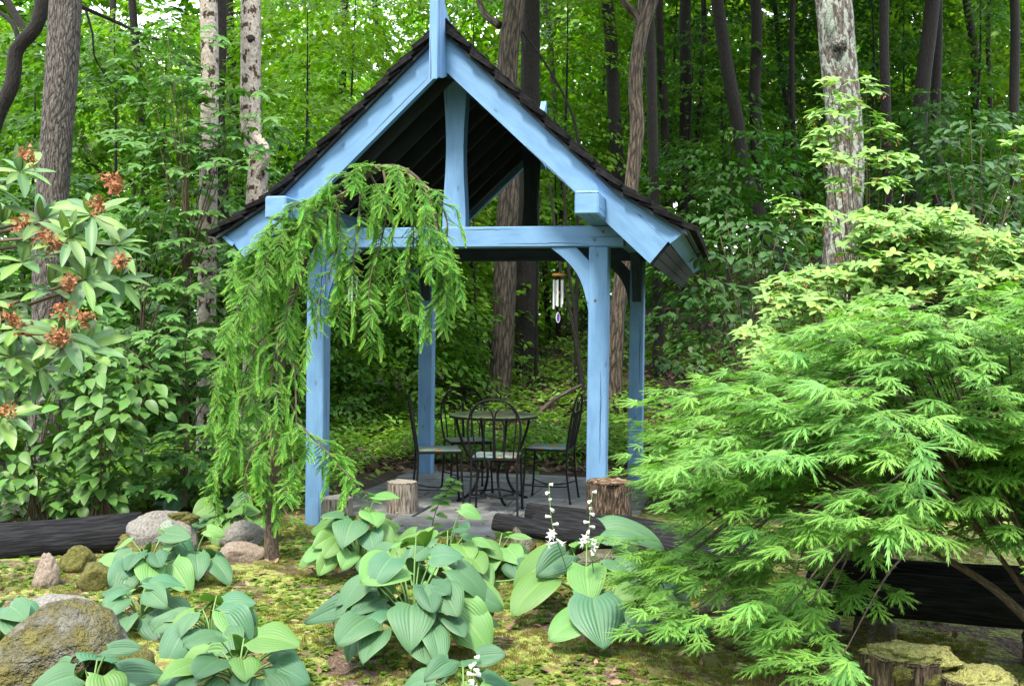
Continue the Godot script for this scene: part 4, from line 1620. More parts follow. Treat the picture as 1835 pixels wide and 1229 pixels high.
func chime(label: String, where: Vector3, sail: String, s: float) -> void:
	var c := thing("wind_chime", label, "wind chime", where)
	var st := begin()
	tube(st, PackedVector3Array([Vector3(0, 0, 0), Vector3(0, 0.018 * s, 0)]), 0.058 * s, 0.052 * s, 20)
	obj("wooden_disc", st, M["chime_wood"], c)
	st = begin()
	tube(st, PackedVector3Array([Vector3(0, 0.018, 0), Vector3(0, 0.13, 0)]), 0.002, 0.002, 5)
	tube(st, PackedVector3Array([Vector3(0, 0.0, 0), Vector3(0, -0.31 * s, 0)]), 0.0012, 0.0012, 5)
	obj("cord", st, M["cord"], c)
	var lens := [0.20, 0.22, 0.24, 0.21, 0.225]
	for i in 5:
		var a := TAU * i / 5 + 0.5
		st = begin()
		var p := Vector3(cos(a) * 0.038 * s, -0.035 * s, sin(a) * 0.038 * s)
		tube(st, PackedVector3Array([p, p + Vector3(0, -float(lens[i]) * s, 0)]), 0.0075 * s, 0.0075 * s, 10)
		obj("tube", st, M["chime_tube"], c)
		st = begin()
		tube(st, PackedVector3Array([p, p + Vector3(0, 0.036 * s, 0)]), 0.001, 0.001, 4)
		obj("cord", st, M["cord"], c)
	var ball := SphereMesh.new()
	ball.radius = 0.018 * s
	ball.height = 0.032 * s
	ball.radial_segments = 14
	ball.rings = 8
	put("striker", ball, M["chime_wood"], c).position = Vector3(0, -0.14 * s, 0)
	for k in 2:
		var poly := PackedVector2Array()
		for i in 16:
			var a := TAU * i / 16
			var r := 1.0 - 0.25 * maxf(0.0, sin(a))
			poly.append(Vector2(cos(a) * 0.02 * r, -0.345 + sin(a) * 0.045) * (Vector2(s, s)) if k == 0 else Vector2(cos(a) * 0.0135 * r * s, (-0.345 + sin(a) * 0.036) * s))
		st = begin()
		extrude(st, poly, -0.002 - 0.001 * k, 0.002 + 0.001 * k, Transform3D(Basis(Vector3.UP, 0.5), Vector3()))
		obj("sail" if k == 0 else "sail_stone", st, M["agate_rim"] if k == 0 else M[sail], c)

func chimes() -> void:
	chime("wind chime with an orange disc and purple stone beside the front right post", at(1001, 494, 7.75), "agate", 0.9)
	chime("wind chime with grey sail hanging behind the weeping conifer", at(633, 488, 8.05), "grey_sail", 0.88)


# ---------------------------------------------------------------- stumps, timbers, rocks
func stump(called: String, label: String, where: Vector3, r: float, h: float, side: String, top: String, group := "", rough := 0.12) -> void:
	var o := thing(called, label, "stump", where, 0.0, group)
	var st := begin()
	tube(st, smooth_line([Vector3(0, -0.12, 0), Vector3(0, h * 0.5, 0), Vector3(0, h - 0.012, 0)], 0.05), r * 1.04, r, 30, rough, 0.02, false)
	tube(st, PackedVector3Array([Vector3(0, h - 0.012, 0), Vector3(0, h - 0.001, 0)]), r * 0.985, r * 0.95, 30, 0.0, 0.0, false)
	st.generate_normals()
	obj("side", st, M[side], o)
	st = begin()
	var rows := 5
	for i in rows:
		for k in 30:
			for q in [[0, 0], [0, 1], [1, 1], [0, 0], [1, 1], [1, 0]]:
				var a: float = TAU * (k + q[1]) / 30
				var rr: float = r * 1.0 * (i + q[0]) / rows
				var p := Vector3(cos(a) * rr, h - 0.004 + 0.012 * wob.get_noise_2d(cos(a) * rr * 900.0 + where.x * 70.0, sin(a) * rr * 900.0), sin(a) * rr)
				st.set_uv(Vector2(0.5 + cos(a) * rr / r * 0.48, 0.5 + sin(a) * rr / r * 0.48))
				st.add_vertex(p)
	st.generate_normals()
	obj("cut_top", st, M[top], o)

func timber(parent: Node3D, a: Vector3, b: Vector3, r: float, squash := 0.8) -> void:
	var st := begin()
	var pts := smooth_line([a - parent.position, a.lerp(b, 0.35) - parent.position + Vector3(0, rf(-0.01, 0.01), 0), a.lerp(b, 0.7) - parent.position + Vector3(0, rf(-0.01, 0.01), 0), b - parent.position], 0.06)
	tube(st, pts, r, r * rf(0.9, 1.0), 16, 0.22, 0.0, true, squash)
	st.generate_normals()
	obj("timber", st, M["charred"], parent)

func bench(label: String, a: Vector3, b: Vector3, n: int, r: float, stagger: float) -> void:
	# charred half-logs laid side by side on two stone feet
	var o := thing("charred_bench", label, "bench", Vector3((a.x + b.x) / 2, 0, (a.z + b.z) / 2))
	var along := (b - a).normalized()
	var across := along.cross(Vector3.UP).normalized()
	if across.z < 0:
		across = -across
	for i in n:
		var off := across * (i - (n - 1) * 0.5) * r * 2.05
		timber(o, a + off + along * rf(-stagger, stagger) + Vector3(0, rf(-0.03, 0.025), 0), b + off + along * rf(-stagger, stagger) + Vector3(0, rf(-0.03, 0.025), 0), r * rf(0.92, 1.06))
	for t in [0.2, 0.82]:
		var p := a.lerp(b, t)
		var st_h := p.y - r * 0.7
		var m := put("foot", stone_mesh(Vector3(0.22, st_h + 0.12, n * r * 1.5), 3.0 + t, 0.3, 10, 0.1), M["mossy_rock"], o)
		m.position = Vector3(p.x - o.position.x, st_h * 0.5 - 0.05, p.z - o.position.z)

func stumps_and_timbers() -> void:
	var p := at(603, 945, 7.75)
	stump("tree_stump", "short grey stump at the foot of the front left post", Vector3(p.x, 0, p.z), 0.118, 0.245, "stump_side", "stump_top")
	p = at(720, 915, 8.45)
	stump("tree_stump", "pale cracked stump on the patio edge beside the hostas", Vector3(p.x, 0, p.z), 0.122, 0.265, "stump_side", "stump_top")
	p = at(1091, 900, 7.1)
	stump("tree_stump", "rotten stump topped with rusty moss before the front right post", Vector3(p.x, 0, p.z), 0.152, 0.485, "stump_rotten", "rust_moss", "", 0.3)
	bench("charred black timber bench running off the left edge of the picture", at(-190, 985, 6.6), at(252, 948, 7.15), 2, 0.105, 0.08)
	bench("charred black timbers in front of the patio and rotten stump", at(935, 925, 7.15), at(1330, 985, 6.3), 4, 0.066, 0.2)
	bench("charred black timbers under the cut-leaf maple at right", at(1475, 1040, 5.25), at(1990, 1085, 4.55), 2, 0.105, 0.08)
	# mossy stumps low at the right
	p = at(1625, 1180, 3.62)
	stump("mossy_stump", "broad moss topped stump at the lower right, left of its pair", Vector3(p.x, 0, p.z), 0.135, 0.40, "stump_rotten", "pale_moss", "", 0.3)
	p = at(1752, 1200, 3.5)
	stump("mossy_stump", "moss covered stump in the lower right corner, right of its pair", Vector3(p.x, 0, p.z), 0.125, 0.36, "stump_rotten", "pale_moss", "", 0.3)
	for k in 2:
		var host: Node3D = get_node(["mossy_stump", "mossy_stump_001"][k])
		var cap := put("moss_cap", stone_mesh(Vector3(0.29 - 0.02 * k, 0.085, 0.285), 6.1 + k, 0.9, 24), M["pale_moss"], host)
		cap.position = Vector3(0.008, [0.40, 0.36][k] - 0.012, 0.006)
		for i in 5:
			var a := rf(-0.4, 2.6)
			var tuft := put("moss_tuft", stone_mesh(Vector3(rf(0.05, 0.1), rf(0.05, 0.12), rf(0.04, 0.06)), 9.3 + i + k, 0.9, 12), M["moss"], host)
			tuft.position = Vector3(cos(a) * 0.132, [0.39, 0.35][k] - rf(0.02, 0.16), sin(a) * 0.132)
			tuft.rotation.y = -a + PI / 2

func rock(label: String, x: float, y: float, d: float, size: Vector3, m: String, turn := 0.0, lump := 0.3, flat := 0.0, moss := 0.0) -> void:
	var p := at(x, y, d)
	var o := thing("garden_rock", label, "rock", Vector3(p.x, 0, p.z), turn)
	var b := put("stone", stone_mesh(size, x * 0.013 + y * 0.007, lump, 26, flat), M[m], o)
	b.position.y = size.y * 0.22
	if moss > 0.0:
		var c := put("moss_cap", stone_mesh(size * Vector3(moss, 0.7, moss), x * 0.021, 0.5, 18, 0.0), M["moss"], o)
		c.position = Vector3(size.x * 0.28, size.y * 0.2, size.z * 0.05)

func rocks() -> void:
	rock("rounded grey boulder with moss at the end of the left bench", 288, 985, 7.0, Vector3(0.52, 0.36, 0.42), "granite", 0.2, 0.2, 0.0, 0.0)
	var bo: Node3D = get_node("garden_rock")
	var cap := put("moss_cap", stone_mesh(Vector3(0.40, 0.1, 0.34), 4.2, 0.6, 16), M["moss"], bo)
	cap.position = Vector3(0.05, 0.205, -0.06)
	cap = put("moss_skirt", stone_mesh(Vector3(0.5, 0.24, 0.38), 5.7, 0.5, 16), M["moss"], bo)
	cap.position = Vector3(-0.05, 0.03, 0.06)
	cap = put("lichen_patch", stone_mesh(Vector3(0.17, 0.13, 0.06), 7.7, 0.8, 12), M["lichen"], bo)
	cap.position = Vector3(0.06, 0.165, 0.135)
	cap.rotation = Vector3(-0.7, 0, 0)
	rock("big pyramid shaped mossy rock in the lower left corner", 95, 1270, 4.3, Vector3(0.60, 0.50, 0.5), "mossy_rock", 0.5, 0.22, 0.0, 0.72)
	rock("small upright pinkish rock behind the left moss", 82, 1050, 6.0, Vector3(0.15, 0.26, 0.14), "pink_rock", 0.3, 0.4)
	rock("moss covered square rock left of the hostas", 180, 1055, 5.95, Vector3(0.25, 0.22, 0.22), "moss", 0.1, 0.3, 0.15)
	rock("small mossy rock under the left bench end", 135, 1025, 6.4, Vector3(0.22, 0.2, 0.2), "moss", 0.8, 0.3)
	rock("flat pale stone behind the big mossy rock", 110, 1075, 5.5, Vector3(0.34, 0.12, 0.2), "granite", 0.2, 0.2, 0.3)
	rock("pale grey rock left of the conifer trunk", 440, 975, 7.2, Vector3(0.36, 0.24, 0.26), "granite", 0.7, 0.3)
	rock("pinkish flat stone at the foot of the conifer", 437, 1003, 6.75, Vector3(0.30, 0.18, 0.2), "pink_rock", 0.2, 0.25, 0.2)
	rock("brown rock among leaves behind the left bench", 272, 890, 8.6, Vector3(0.22, 0.3, 0.2), "pink_rock", 1.2, 0.4)
	rock("pale weathered rock under the cut-leaf maple", 1450, 1075, 5.2, Vector3(0.36, 0.42, 0.3), "granite", 0.4, 0.3)
	rock("low pale rock left under the cut-leaf maple", 1290, 1065, 5.5, Vector3(0.22, 0.2, 0.2), "pink_rock", 0.9, 0.3)
	rock("mossy rock beneath the middle bench timbers", 935, 990, 6.85, Vector3(0.18, 0.3, 0.2), "mossy_rock", 0.9, 0.3)
	rock("mossy flat rock at the front edge of the middle bench", 1075, 985, 6.4, Vector3(0.5, 0.24, 0.26), "mossy_rock", 0.3, 0.3, 0.2)
	rock("dull rock behind the left of the patio", 645, 832, 11.0, Vector3(0.4, 0.4, 0.3), "mossy_rock", 0.3, 0.3)


# ---------------------------------------------------------------- the weeping conifer
func weeping_conifer() -> void:
	var D := 6.7
	var base := on_ground(at(487, 1012, D).x, D) - Vector3(0, 0.03, 0)
	var o := thing("weeping_conifer", "weeping bright green conifer arching over the front left post", "tree", base)
	var st := begin()
	var lead: Array = [Vector3(), at(485, 960, D) - base, at(492, 880, D) - base, at(494, 800, D) - base, at(500, 700, D) - base, at(505, 620, D) - base, at(520, 545, D) - base, at(552, 450, D - 0.05) - base, at(605, 365, D - 0.1) - base, at(660, 312, D - 0.15) - base, at(705, 298, D - 0.15) - base, at(748, 320, D - 0.15) - base, at(775, 370, D - 0.15) - base, at(790, 440, D - 0.15) - base]
	var line := smooth_line(lead, 0.06)
	tube(st, line, 0.042, 0.008, 12, 0.15, 0.3)
	st.generate_normals()
	obj("trunk", st, M["bark_conifer"], o)
	var shoots: Array = []
	var light: Array = []
	var q := func(x: float, y: float, dd := 0.0) -> Vector3:
		return at(x, y, D + dd) - base
	# main boughs, measured one by one: a list of (x, y, depth offset)
	var boughs := [
		[[545, 465, 0], [500, 490, 0.05], [462, 535, 0.1], [425, 590, 0.1], [402, 660, 0.1], [390, 740, 0.1], [398, 800, 0.1]],
		[[505, 640, 0], [462, 680, 0.05], [432, 715, 0.05], [412, 790, 0.05], [395, 860, 0.05], [375, 905, 0.05]],
		[[590, 385, -0.05], [540, 400, -0.1], [490, 425, -0.15], [455, 450, -0.15], [435, 480, -0.15]],
		[[640, 330, -0.1], [580, 370, -0.2], [520, 420, -0.25], [470, 470, -0.25], [430, 540, -0.25], [420, 580, -0.25]],
		[[552, 450, 0], [530, 520, -0.1], [500, 600, -0.15], [480, 700, -0.15], [472, 790, -0.15], [470, 860, -0.15]],
		[[512, 600, 0], [525, 660, -0.1], [530, 740, -0.15], [525, 820, -0.2], [520, 900, -0.2]],
		[[600, 370, -0.1], [605, 430, -0.2], [590, 480, -0.25], [575, 540, -0.25], [572, 600, -0.25]],
		[[650, 318, -0.1], [640, 380, -0.2], [640, 450, -0.2], [625, 520, -0.2], [600, 575, -0.2]],
		[[690, 300, -0.15], [690, 360, -0.2], [680, 430, -0.2], [668, 490, -0.2], [664, 540, -0.2], [668, 580, -0.2]],
		[[720, 305, -0.15], [735, 370, -0.2], [738, 440, -0.2], [728, 500, -0.2], [735, 565, -0.2]],
		[[775, 370, -0.15], [790, 430, -0.2], [798, 490, -0.2], [790, 540, -0.2]],
		[[748, 320, -0.15], [782, 350, -0.15], [800, 400, -0.15], [800, 460, -0.15], [798, 510, -0.15]],
		[[507, 690, 0], [540, 760, -0.1], [585, 815, -0.15], [625, 855, -0.2], [655, 888, -0.2]],
		[[500, 720, 0], [488, 790, -0.15], [480, 850, -0.15], [470, 910, -0.15]],
		[[498, 760, 0], [460, 800, 0.0], [440, 860, 0.0], [445, 900, 0]],
		[[490, 880, 0], [515, 920, -0.1], [540, 950, -0.15], [560, 975, -0.15]],
		[[560, 440, 0], [520, 470, 0.25], [470, 560, 0.3], [455, 650, 0.3], [460, 740, 0.3]],
		[[620, 350, -0.1], [560, 420, 0.1], [520, 500, 0.2], [505, 580, 0.2]],
		[[660, 312, -0.1], [700, 380, 0.1], [705, 430, 0.15], [702, 475, 0.15]],
		[[705, 298, -0.15], [650, 300, -0.2], [610, 330, -0.25], [570, 375, -0.3], [545, 430, -0.3]],
		[[690, 298, -0.15], [725, 310, -0.3], [752, 350, -0.35], [765, 410, -0.35], [770, 450, -0.35]],
		[[600, 370, -0.1], [550, 360, -0.15], [510, 385, -0.2], [480, 420, -0.2], [460, 445, -0.2]],
		[[515, 570, 0], [470, 610, 0.15], [440, 660, 0.2], [425, 720, 0.2], [430, 800, 0.2]],
	]
	var up := Vector3.UP
	var fullness := [0.7, 0.4, 0.75, 0.8, 0.35, 0.25, 0.45, 0.6, 0.5, 0.5, 0.75, 0.7, 0.4, 0.2, 0.2, 0.15, 0.3, 0.45, 0.4, 0.75, 0.75, 0.75, 0.3]
	var bi := -1
	for b: Array in boughs:
		bi += 1
		var full: float = fullness[mini(bi, 22)]
		var pts: Array = []
		for c: Array in b:
			pts.append(q.call(float(c[0]) + rf(-5, 5), float(c[1]), float(c[2])))
		var path := smooth_line(pts, 0.028)
		st = begin()
		tube(st, path, 0.0085, 0.0022, 6)
		var xf_branch: Array = []
		for i in path.size():
			var t := float(i) / path.size()
			if t < 0.12:
				continue
			var dir := (path[mini(i + 1, path.size() - 1)] - path[maxi(i - 1, 0)]).normalized()
			# hanging side twigs
			if rng.randf() < full * 0.8:
				var a := rng.randf() * TAU
				var out := Vector3(cos(a), 0.15, sin(a)) * rf(0.025, 0.085) + dir * 0.05
				var drop := rf(0.04, 0.2) * (1.15 - 0.4 * t)
				var tw: Array = [path[i], path[i] + out, path[i] + out * 1.35 + Vector3(0, -drop * 0.5, 0), path[i] + out * 1.4 + Vector3(rf(-0.02, 0.02), -drop, rf(-0.02, 0.02))]
				var tl := smooth_line(tw, 0.02)
				tube(st, tl, 0.0026, 0.0012, 4, 0.0, 0.0, false)
				for j in range(1, tl.size()):
					var td := (tl[j] - tl[j - 1]).normalized()
					for s in [-1.0, 1.0]:
						if rng.randf() < 0.08:
							continue
						var side := Vector3(cos(a + s * 1.5), 0, sin(a + s * 1.5))
						var fd := (td * rf(0.3, 0.9) + side * rf(0.5, 1.1) + Vector3(0, rf(-0.35, 0.25), 0)).normalized()
						xf_branch.append(Transform3D(facing(fd, (up + Vector3(rf(-0.5, 0.5), 0, rf(0.0, 0.8)))).scaled(Vector3.ONE * rf(0.55, 1.1)), tl[j]))
					if j == tl.size() - 1:
						xf_branch.append(Transform3D(facing(td, Vector3(0.3, 0.2, 1)).scaled(Vector3.ONE * rf(0.8, 1.2)), tl[j]))
			for extra in 2:
				if rng.randf() > full + 0.15:
					continue
				var a2 := rng.randf() * TAU
				var fd := (dir * 0.5 + Vector3(cos(a2), rf(-0.5, 0.3), sin(a2))).normalized()
				xf_branch.append(Transform3D(facing(fd, up + Vector3(rf(-0.5, 0.5), 0, 0.5)).scaled(Vector3.ONE * rf(0.6, 1.15)), path[i]))
		var br := obj("bough", st, M["twig"], o)
		var nm := needle_spray(Color(0.32, 0.76, 0.16))
		var cols: Array = []
		for i in 23:
			var k := rf(0.75, 1.25)
			cols.append(Color(k * rf(0.85, 1.2), k, k * 0.95))
		many("needles", nm, M["leaf_soft"], xf_branch, cols, br)


# ---------------------------------------------------------------- plants at the left
func left_plants() -> void:
	# rhododendron: whorls of straps with withered flower heads
	var o := thing("rhododendron", "rhododendron with withered orange flower heads at the left edge", "shrub", Vector3(-1.75, 0, -3.1))
	var leaf_meshes: Array = []
	for i in 8:
		var c := tone(Color(0.125, 0.255, 0.085), 0.22) if i % 3 else tone(Color(0.21, 0.38, 0.09), 0.12)
		leaf_meshes.append(strap_mesh(rf(0.095, 0.13), rf(0.03, 0.039), c, rf(0.05, 0.4)))
	var whorls := [[35, 308, 3.0], [165, 385, 3.0], [75, 395, 3.05], [125, 425, 2.95], [205, 440, 3.05], [40, 470, 3.0], [150, 500, 2.95], [95, 520, 3.0], [210, 500, 3.1], [30, 590, 2.95], [110, 600, 2.9], [150, 625, 3.0], [20, 640, 2.95], [70, 660, 3.05], [5, 745, 2.9], [5, 400, 3.1], [-30, 330, 3.0], [-20, 540, 3.0], [-40, 680, 2.95], [-60, 450, 3.0]]
	var xfs: Array = []
	var st := begin()
	var heart: Array = [at(-140, 640, 3.05), at(-150, 480, 3.05), at(-120, 800, 3.0)]
	for w: Array in whorls:
		var c := at(w[0], w[1], w[2])
		var src: Vector3 = heart[1] if float(w[1]) < 480.0 else (heart[0] if float(w[1]) < 680.0 else heart[2])
		tube(st, smooth_line([src - o.position, src.lerp(c, 0.5) + Vector3(0, 0.03, 0) - o.position, c - o.position], 0.05), 0.008, 0.003, 6)
		var axis := Vector3(rf(-0.1, 0.5), 0.75, rf(0.1, 0.7)).normalized()
		var bs := facing(axis, Vector3(0, 0, 1))
		var n := rng.randi_range(8, 11)
		for i in n:
			var a := TAU * i / n + rf(-0.25, 0.25)
			var rad := bs * Vector3(cos(a), sin(a), 0)
			var d := (rad + axis * rf(-0.3, 0.45)).normalized()
			xfs.append(Transform3D(facing(d, axis).scaled(Vector3.ONE * rf(0.8, 1.12)), c - o.position + d * 0.008))
		for i in 3:
			var d := (axis + Vector3(rf(-0.6, 0.6), 0.2, rf(-0.6, 0.6))).normalized()
			xfs.append(Transform3D(facing(d, Vector3(0, 0, 1)).scaled(Vector3.ONE * rf(0.5, 0.75)), c - o.position))
	tube(st, smooth_line([Vector3(-0.3, -0.1, 0), Vector3(-0.25, 0.5, 0), heart[2] - o.position, heart[0] - o.position, heart[1] - o.position], 0.08), 0.02, 0.01, 8)
	obj("stem", st, M["twig"], o)
	leaf_parts(o, "leaf", leaf_meshes, M["leaf_waxy"], xfs, 290)
	var heads := [[48, 275, 2.95], [205, 335, 2.93], [178, 365, 2.9], [196, 322, 2.95], [92, 440, 2.9], [38, 402, 2.9], [125, 508, 2.9], [212, 468, 2.95], [20, 570, 2.85], [112, 556, 2.85], [148, 572, 2.85], [100, 608, 2.85], [45, 585, 2.88], [5, 735, 2.85], [80, 425, 2.9], [110, 600, 2.84]]
	for h: Array in heads:
		st = begin()
		var c := at(h[0], h[1], h[2]) - o.position
		for i in 20:
			var p := c + Vector3(rng.randfn(), rng.randfn(), rng.randfn()) * 0.0115
			var b := Basis.from_euler(Vector3(rng.randf() * TAU, rng.randf() * TAU, 0))
			for k in 3:
				var bb := b * Basis.from_euler(Vector3(rf(-0.8, 0.8), k * 2.1, rf(-0.5, 0.5)))
				tri(st, p, p + bb * Vector3(0.005, 0.004, -0.014), p + bb * Vector3(-0.005, -0.003, -0.012), bb * Vector3(0, 1, 0))
		for i in 7:  # leftover styles
			var d := Vector3(rf(-1, 1), rf(-0.4, 1), rf(-0.3, 1)).normalized()
			tube(st, smooth_line([c, c + d * 0.025, c + d * 0.04 + Vector3(0, -0.012, 0)], 0.01), 0.0009, 0.0007, 4, 0, 0, false)
		obj("withered_flower_head", st, M["dead_blossom"], o)

	# young maples
	var mm: Array = []
	for i in 6:
		var s := begin()
		lobed(s, Transform3D(), 1.0, tone(Color(0.15, 0.345, 0.075), 0.2), [[-1.75, 0.42, 0.1], [-0.95, 0.66, 0.15], [0.0, 0.82, 0.17], [0.95, 0.66, 0.15], [1.75, 0.42, 0.1]], 0.36, 1, 0.22)
		mm.append(done(s))
	var maples := [
		["young maple with layered broad leaves in front of the mottled trees", 8.7, 330, [[300, 65], [335, 50], [285, 105], [260, 130], [325, 140], [305, 170], [415, 150], [412, 215], [450, 205], [320, 230], [285, 260], [405, 250], [340, 265], [430, 290], [300, 300], [345, 330], [270, 235]], 300],
		["young maple filling the shade between furrowed and mottled trunks", 8.4, 250, [[250, 370], [300, 365], [330, 400], [235, 400], [270, 420], [345, 440], [300, 510], [240, 560], [340, 540], [280, 600], [390, 480], [360, 500], [200, 590], [320, 620], [380, 570], [260, 500]], 330],
		["low spreading maple between the left bench and the conifer", 8.0, 330, [[180, 600], [250, 620], [330, 590], [300, 640], [370, 650], [400, 690], [280, 660], [340, 700], [310, 800], [270, 810], [350, 810], [330, 770], [390, 760], [230, 680], [300, 850], [380, 840]], 330],
	]
	for spec: Array in maples:
		var d: float = spec[1]
		var foot := on_ground(at(spec[2], 900, d).x, d)
		o = thing("young_maple", spec[0], "sapling", foot)
		st = begin()
		xfs = []
		var hub := Vector3(0, 0.4, 0)
		for pad: Array in spec[3]:
			var c := at(pad[0], pad[1], d + rf(-0.35, 0.35)) - foot
			hub = Vector3(0, maxf(0.3, c.y * 0.6), 0)
			tube(st, smooth_line([Vector3(0, maxf(0.0, c.y * 0.3), 0), hub, hub.lerp(c, 0.6) + Vector3(0, 0.08, 0), c], 0.15), 0.01, 0.003, 5)
			var n := int(float(spec[4]) / 17.0)
			for i in n:
				var a := rng.randf() * TAU
				var r := 0.30 * sqrt(rng.randf())
				var p := c + Vector3(cos(a) * r * 1.25, rf(-0.045, 0.045) - 0.22 * r, sin(a) * r)
				var dir := Vector3(cos(a), rf(-0.5, -0.1), sin(a) + 0.4)
				xfs.append(Transform3D(facing(dir, Vector3(rf(-0.35, 0.35), 1, rf(-0.1, 0.75))).scaled(Vector3.ONE * rf(0.10, 0.18)), p))
		obj("stem", st, M["twig"], o)
		leaf_parts(o, "leaf", mm, M["leaf_near"], xfs, 290)

	# the oval-leaved shrub behind the left bench
	var ov: Array = []
	for i in 6:
		ov.append(oval_mesh(1.0, 0.56, tone(Color(0.145, 0.315, 0.065), 0.26), rf(0.1, 0.35), 0.3))
	var specs := [
		["glossy oval leaved shrub behind the left bench, at the picture edge", 7.7, 60, [[20, 700], [60, 760], [10, 800], [50, 850], [100, 820], [20, 890], [80, 890], [130, 870], [110, 770], [60, 640], [0, 640], [-30, 760], [-30, 860], [130, 640]], 290],
		["glossy oval leaved shrub between the left bench and young maples", 7.6, 180, [[170, 640], [200, 690], [150, 700], [240, 700], [180, 760], [140, 790], [210, 800], [170, 850], [220, 850], [130, 560], [170, 880], [110, 690], [250, 650]], 290],
	]
	for spec: Array in specs:
		var d: float = spec[1]
		var foot := on_ground(at(spec[2], 930, d).x, d)
		o = thing("oval_leaved_shrub", spec[0], "shrub", foot)
		st = begin()
		xfs = []
		for pad: Array in spec[3]:
			var c := at(pad[0], pad[1], d + rf(-0.25, 0.35)) - foot
			tube(st, smooth_line([Vector3(rf(-0.1, 0.1), 0, 0), Vector3(c.x * 0.3, c.y * 0.6, c.z * 0.4), c], 0.12), 0.008, 0.003, 5)
			for i in 38:
				var a := rng.randf() * TAU
				var r := 0.24 * sqrt(rng.randf())
				var p := c + Vector3(cos(a) * r, rf(-0.13, 0.13) - 0.3 * r, sin(a) * r)
				var dir := Vector3(cos(a), rf(-0.7, 0.1), sin(a) + 0.4)
				xfs.append(Transform3D(facing(dir, Vector3(rf(-0.5, 0.5), 1, rf(-0.2, 0.9))).scaled(Vector3.ONE * rf(0.085, 0.155)), p))
		obj("stem", st, M["twig"], o)
		leaf_parts(o, "leaf", ov, M["leaf_near"], xfs, 290)
	# small leafy seedling growing between the stump and the patio
	var seed_at := on_ground(at(770, 960, 7.6).x, 7.6)
	o = thing("seedling", "thin lone seedling with toothed leaves before the patio", "seedling", seed_at)
	st = begin()
	var tip := at(815, 860, 7.6) - seed_at
	var mid := at(785, 905, 7.6) - seed_at
	tube(st, smooth_line([Vector3(), mid, tip], 0.04), 0.004, 0.002, 6)
	obj("stem", st, M["twig"], o)
	xfs = []
	for i in 16:
		var t := i / 15.0
		var p: Vector3 = mid.lerp(tip, t * 1.3 - 0.3) if t > 0.25 else mid * (t * 2.5 + 0.35)
		var sgn := -1.0 if i % 2 else 1.0
		xfs.append(Transform3D(facing(Vector3(sgn * 0.9 + 0.3, rf(-0.2, 0.3), 0.4), Vector3(0, 1, 0.6)).scaled(Vector3.ONE * rf(0.06, 0.1)), p))
	leaf_parts(o, "leaf", [ov[0], ov[2]], M["leaf_soft"], xfs)


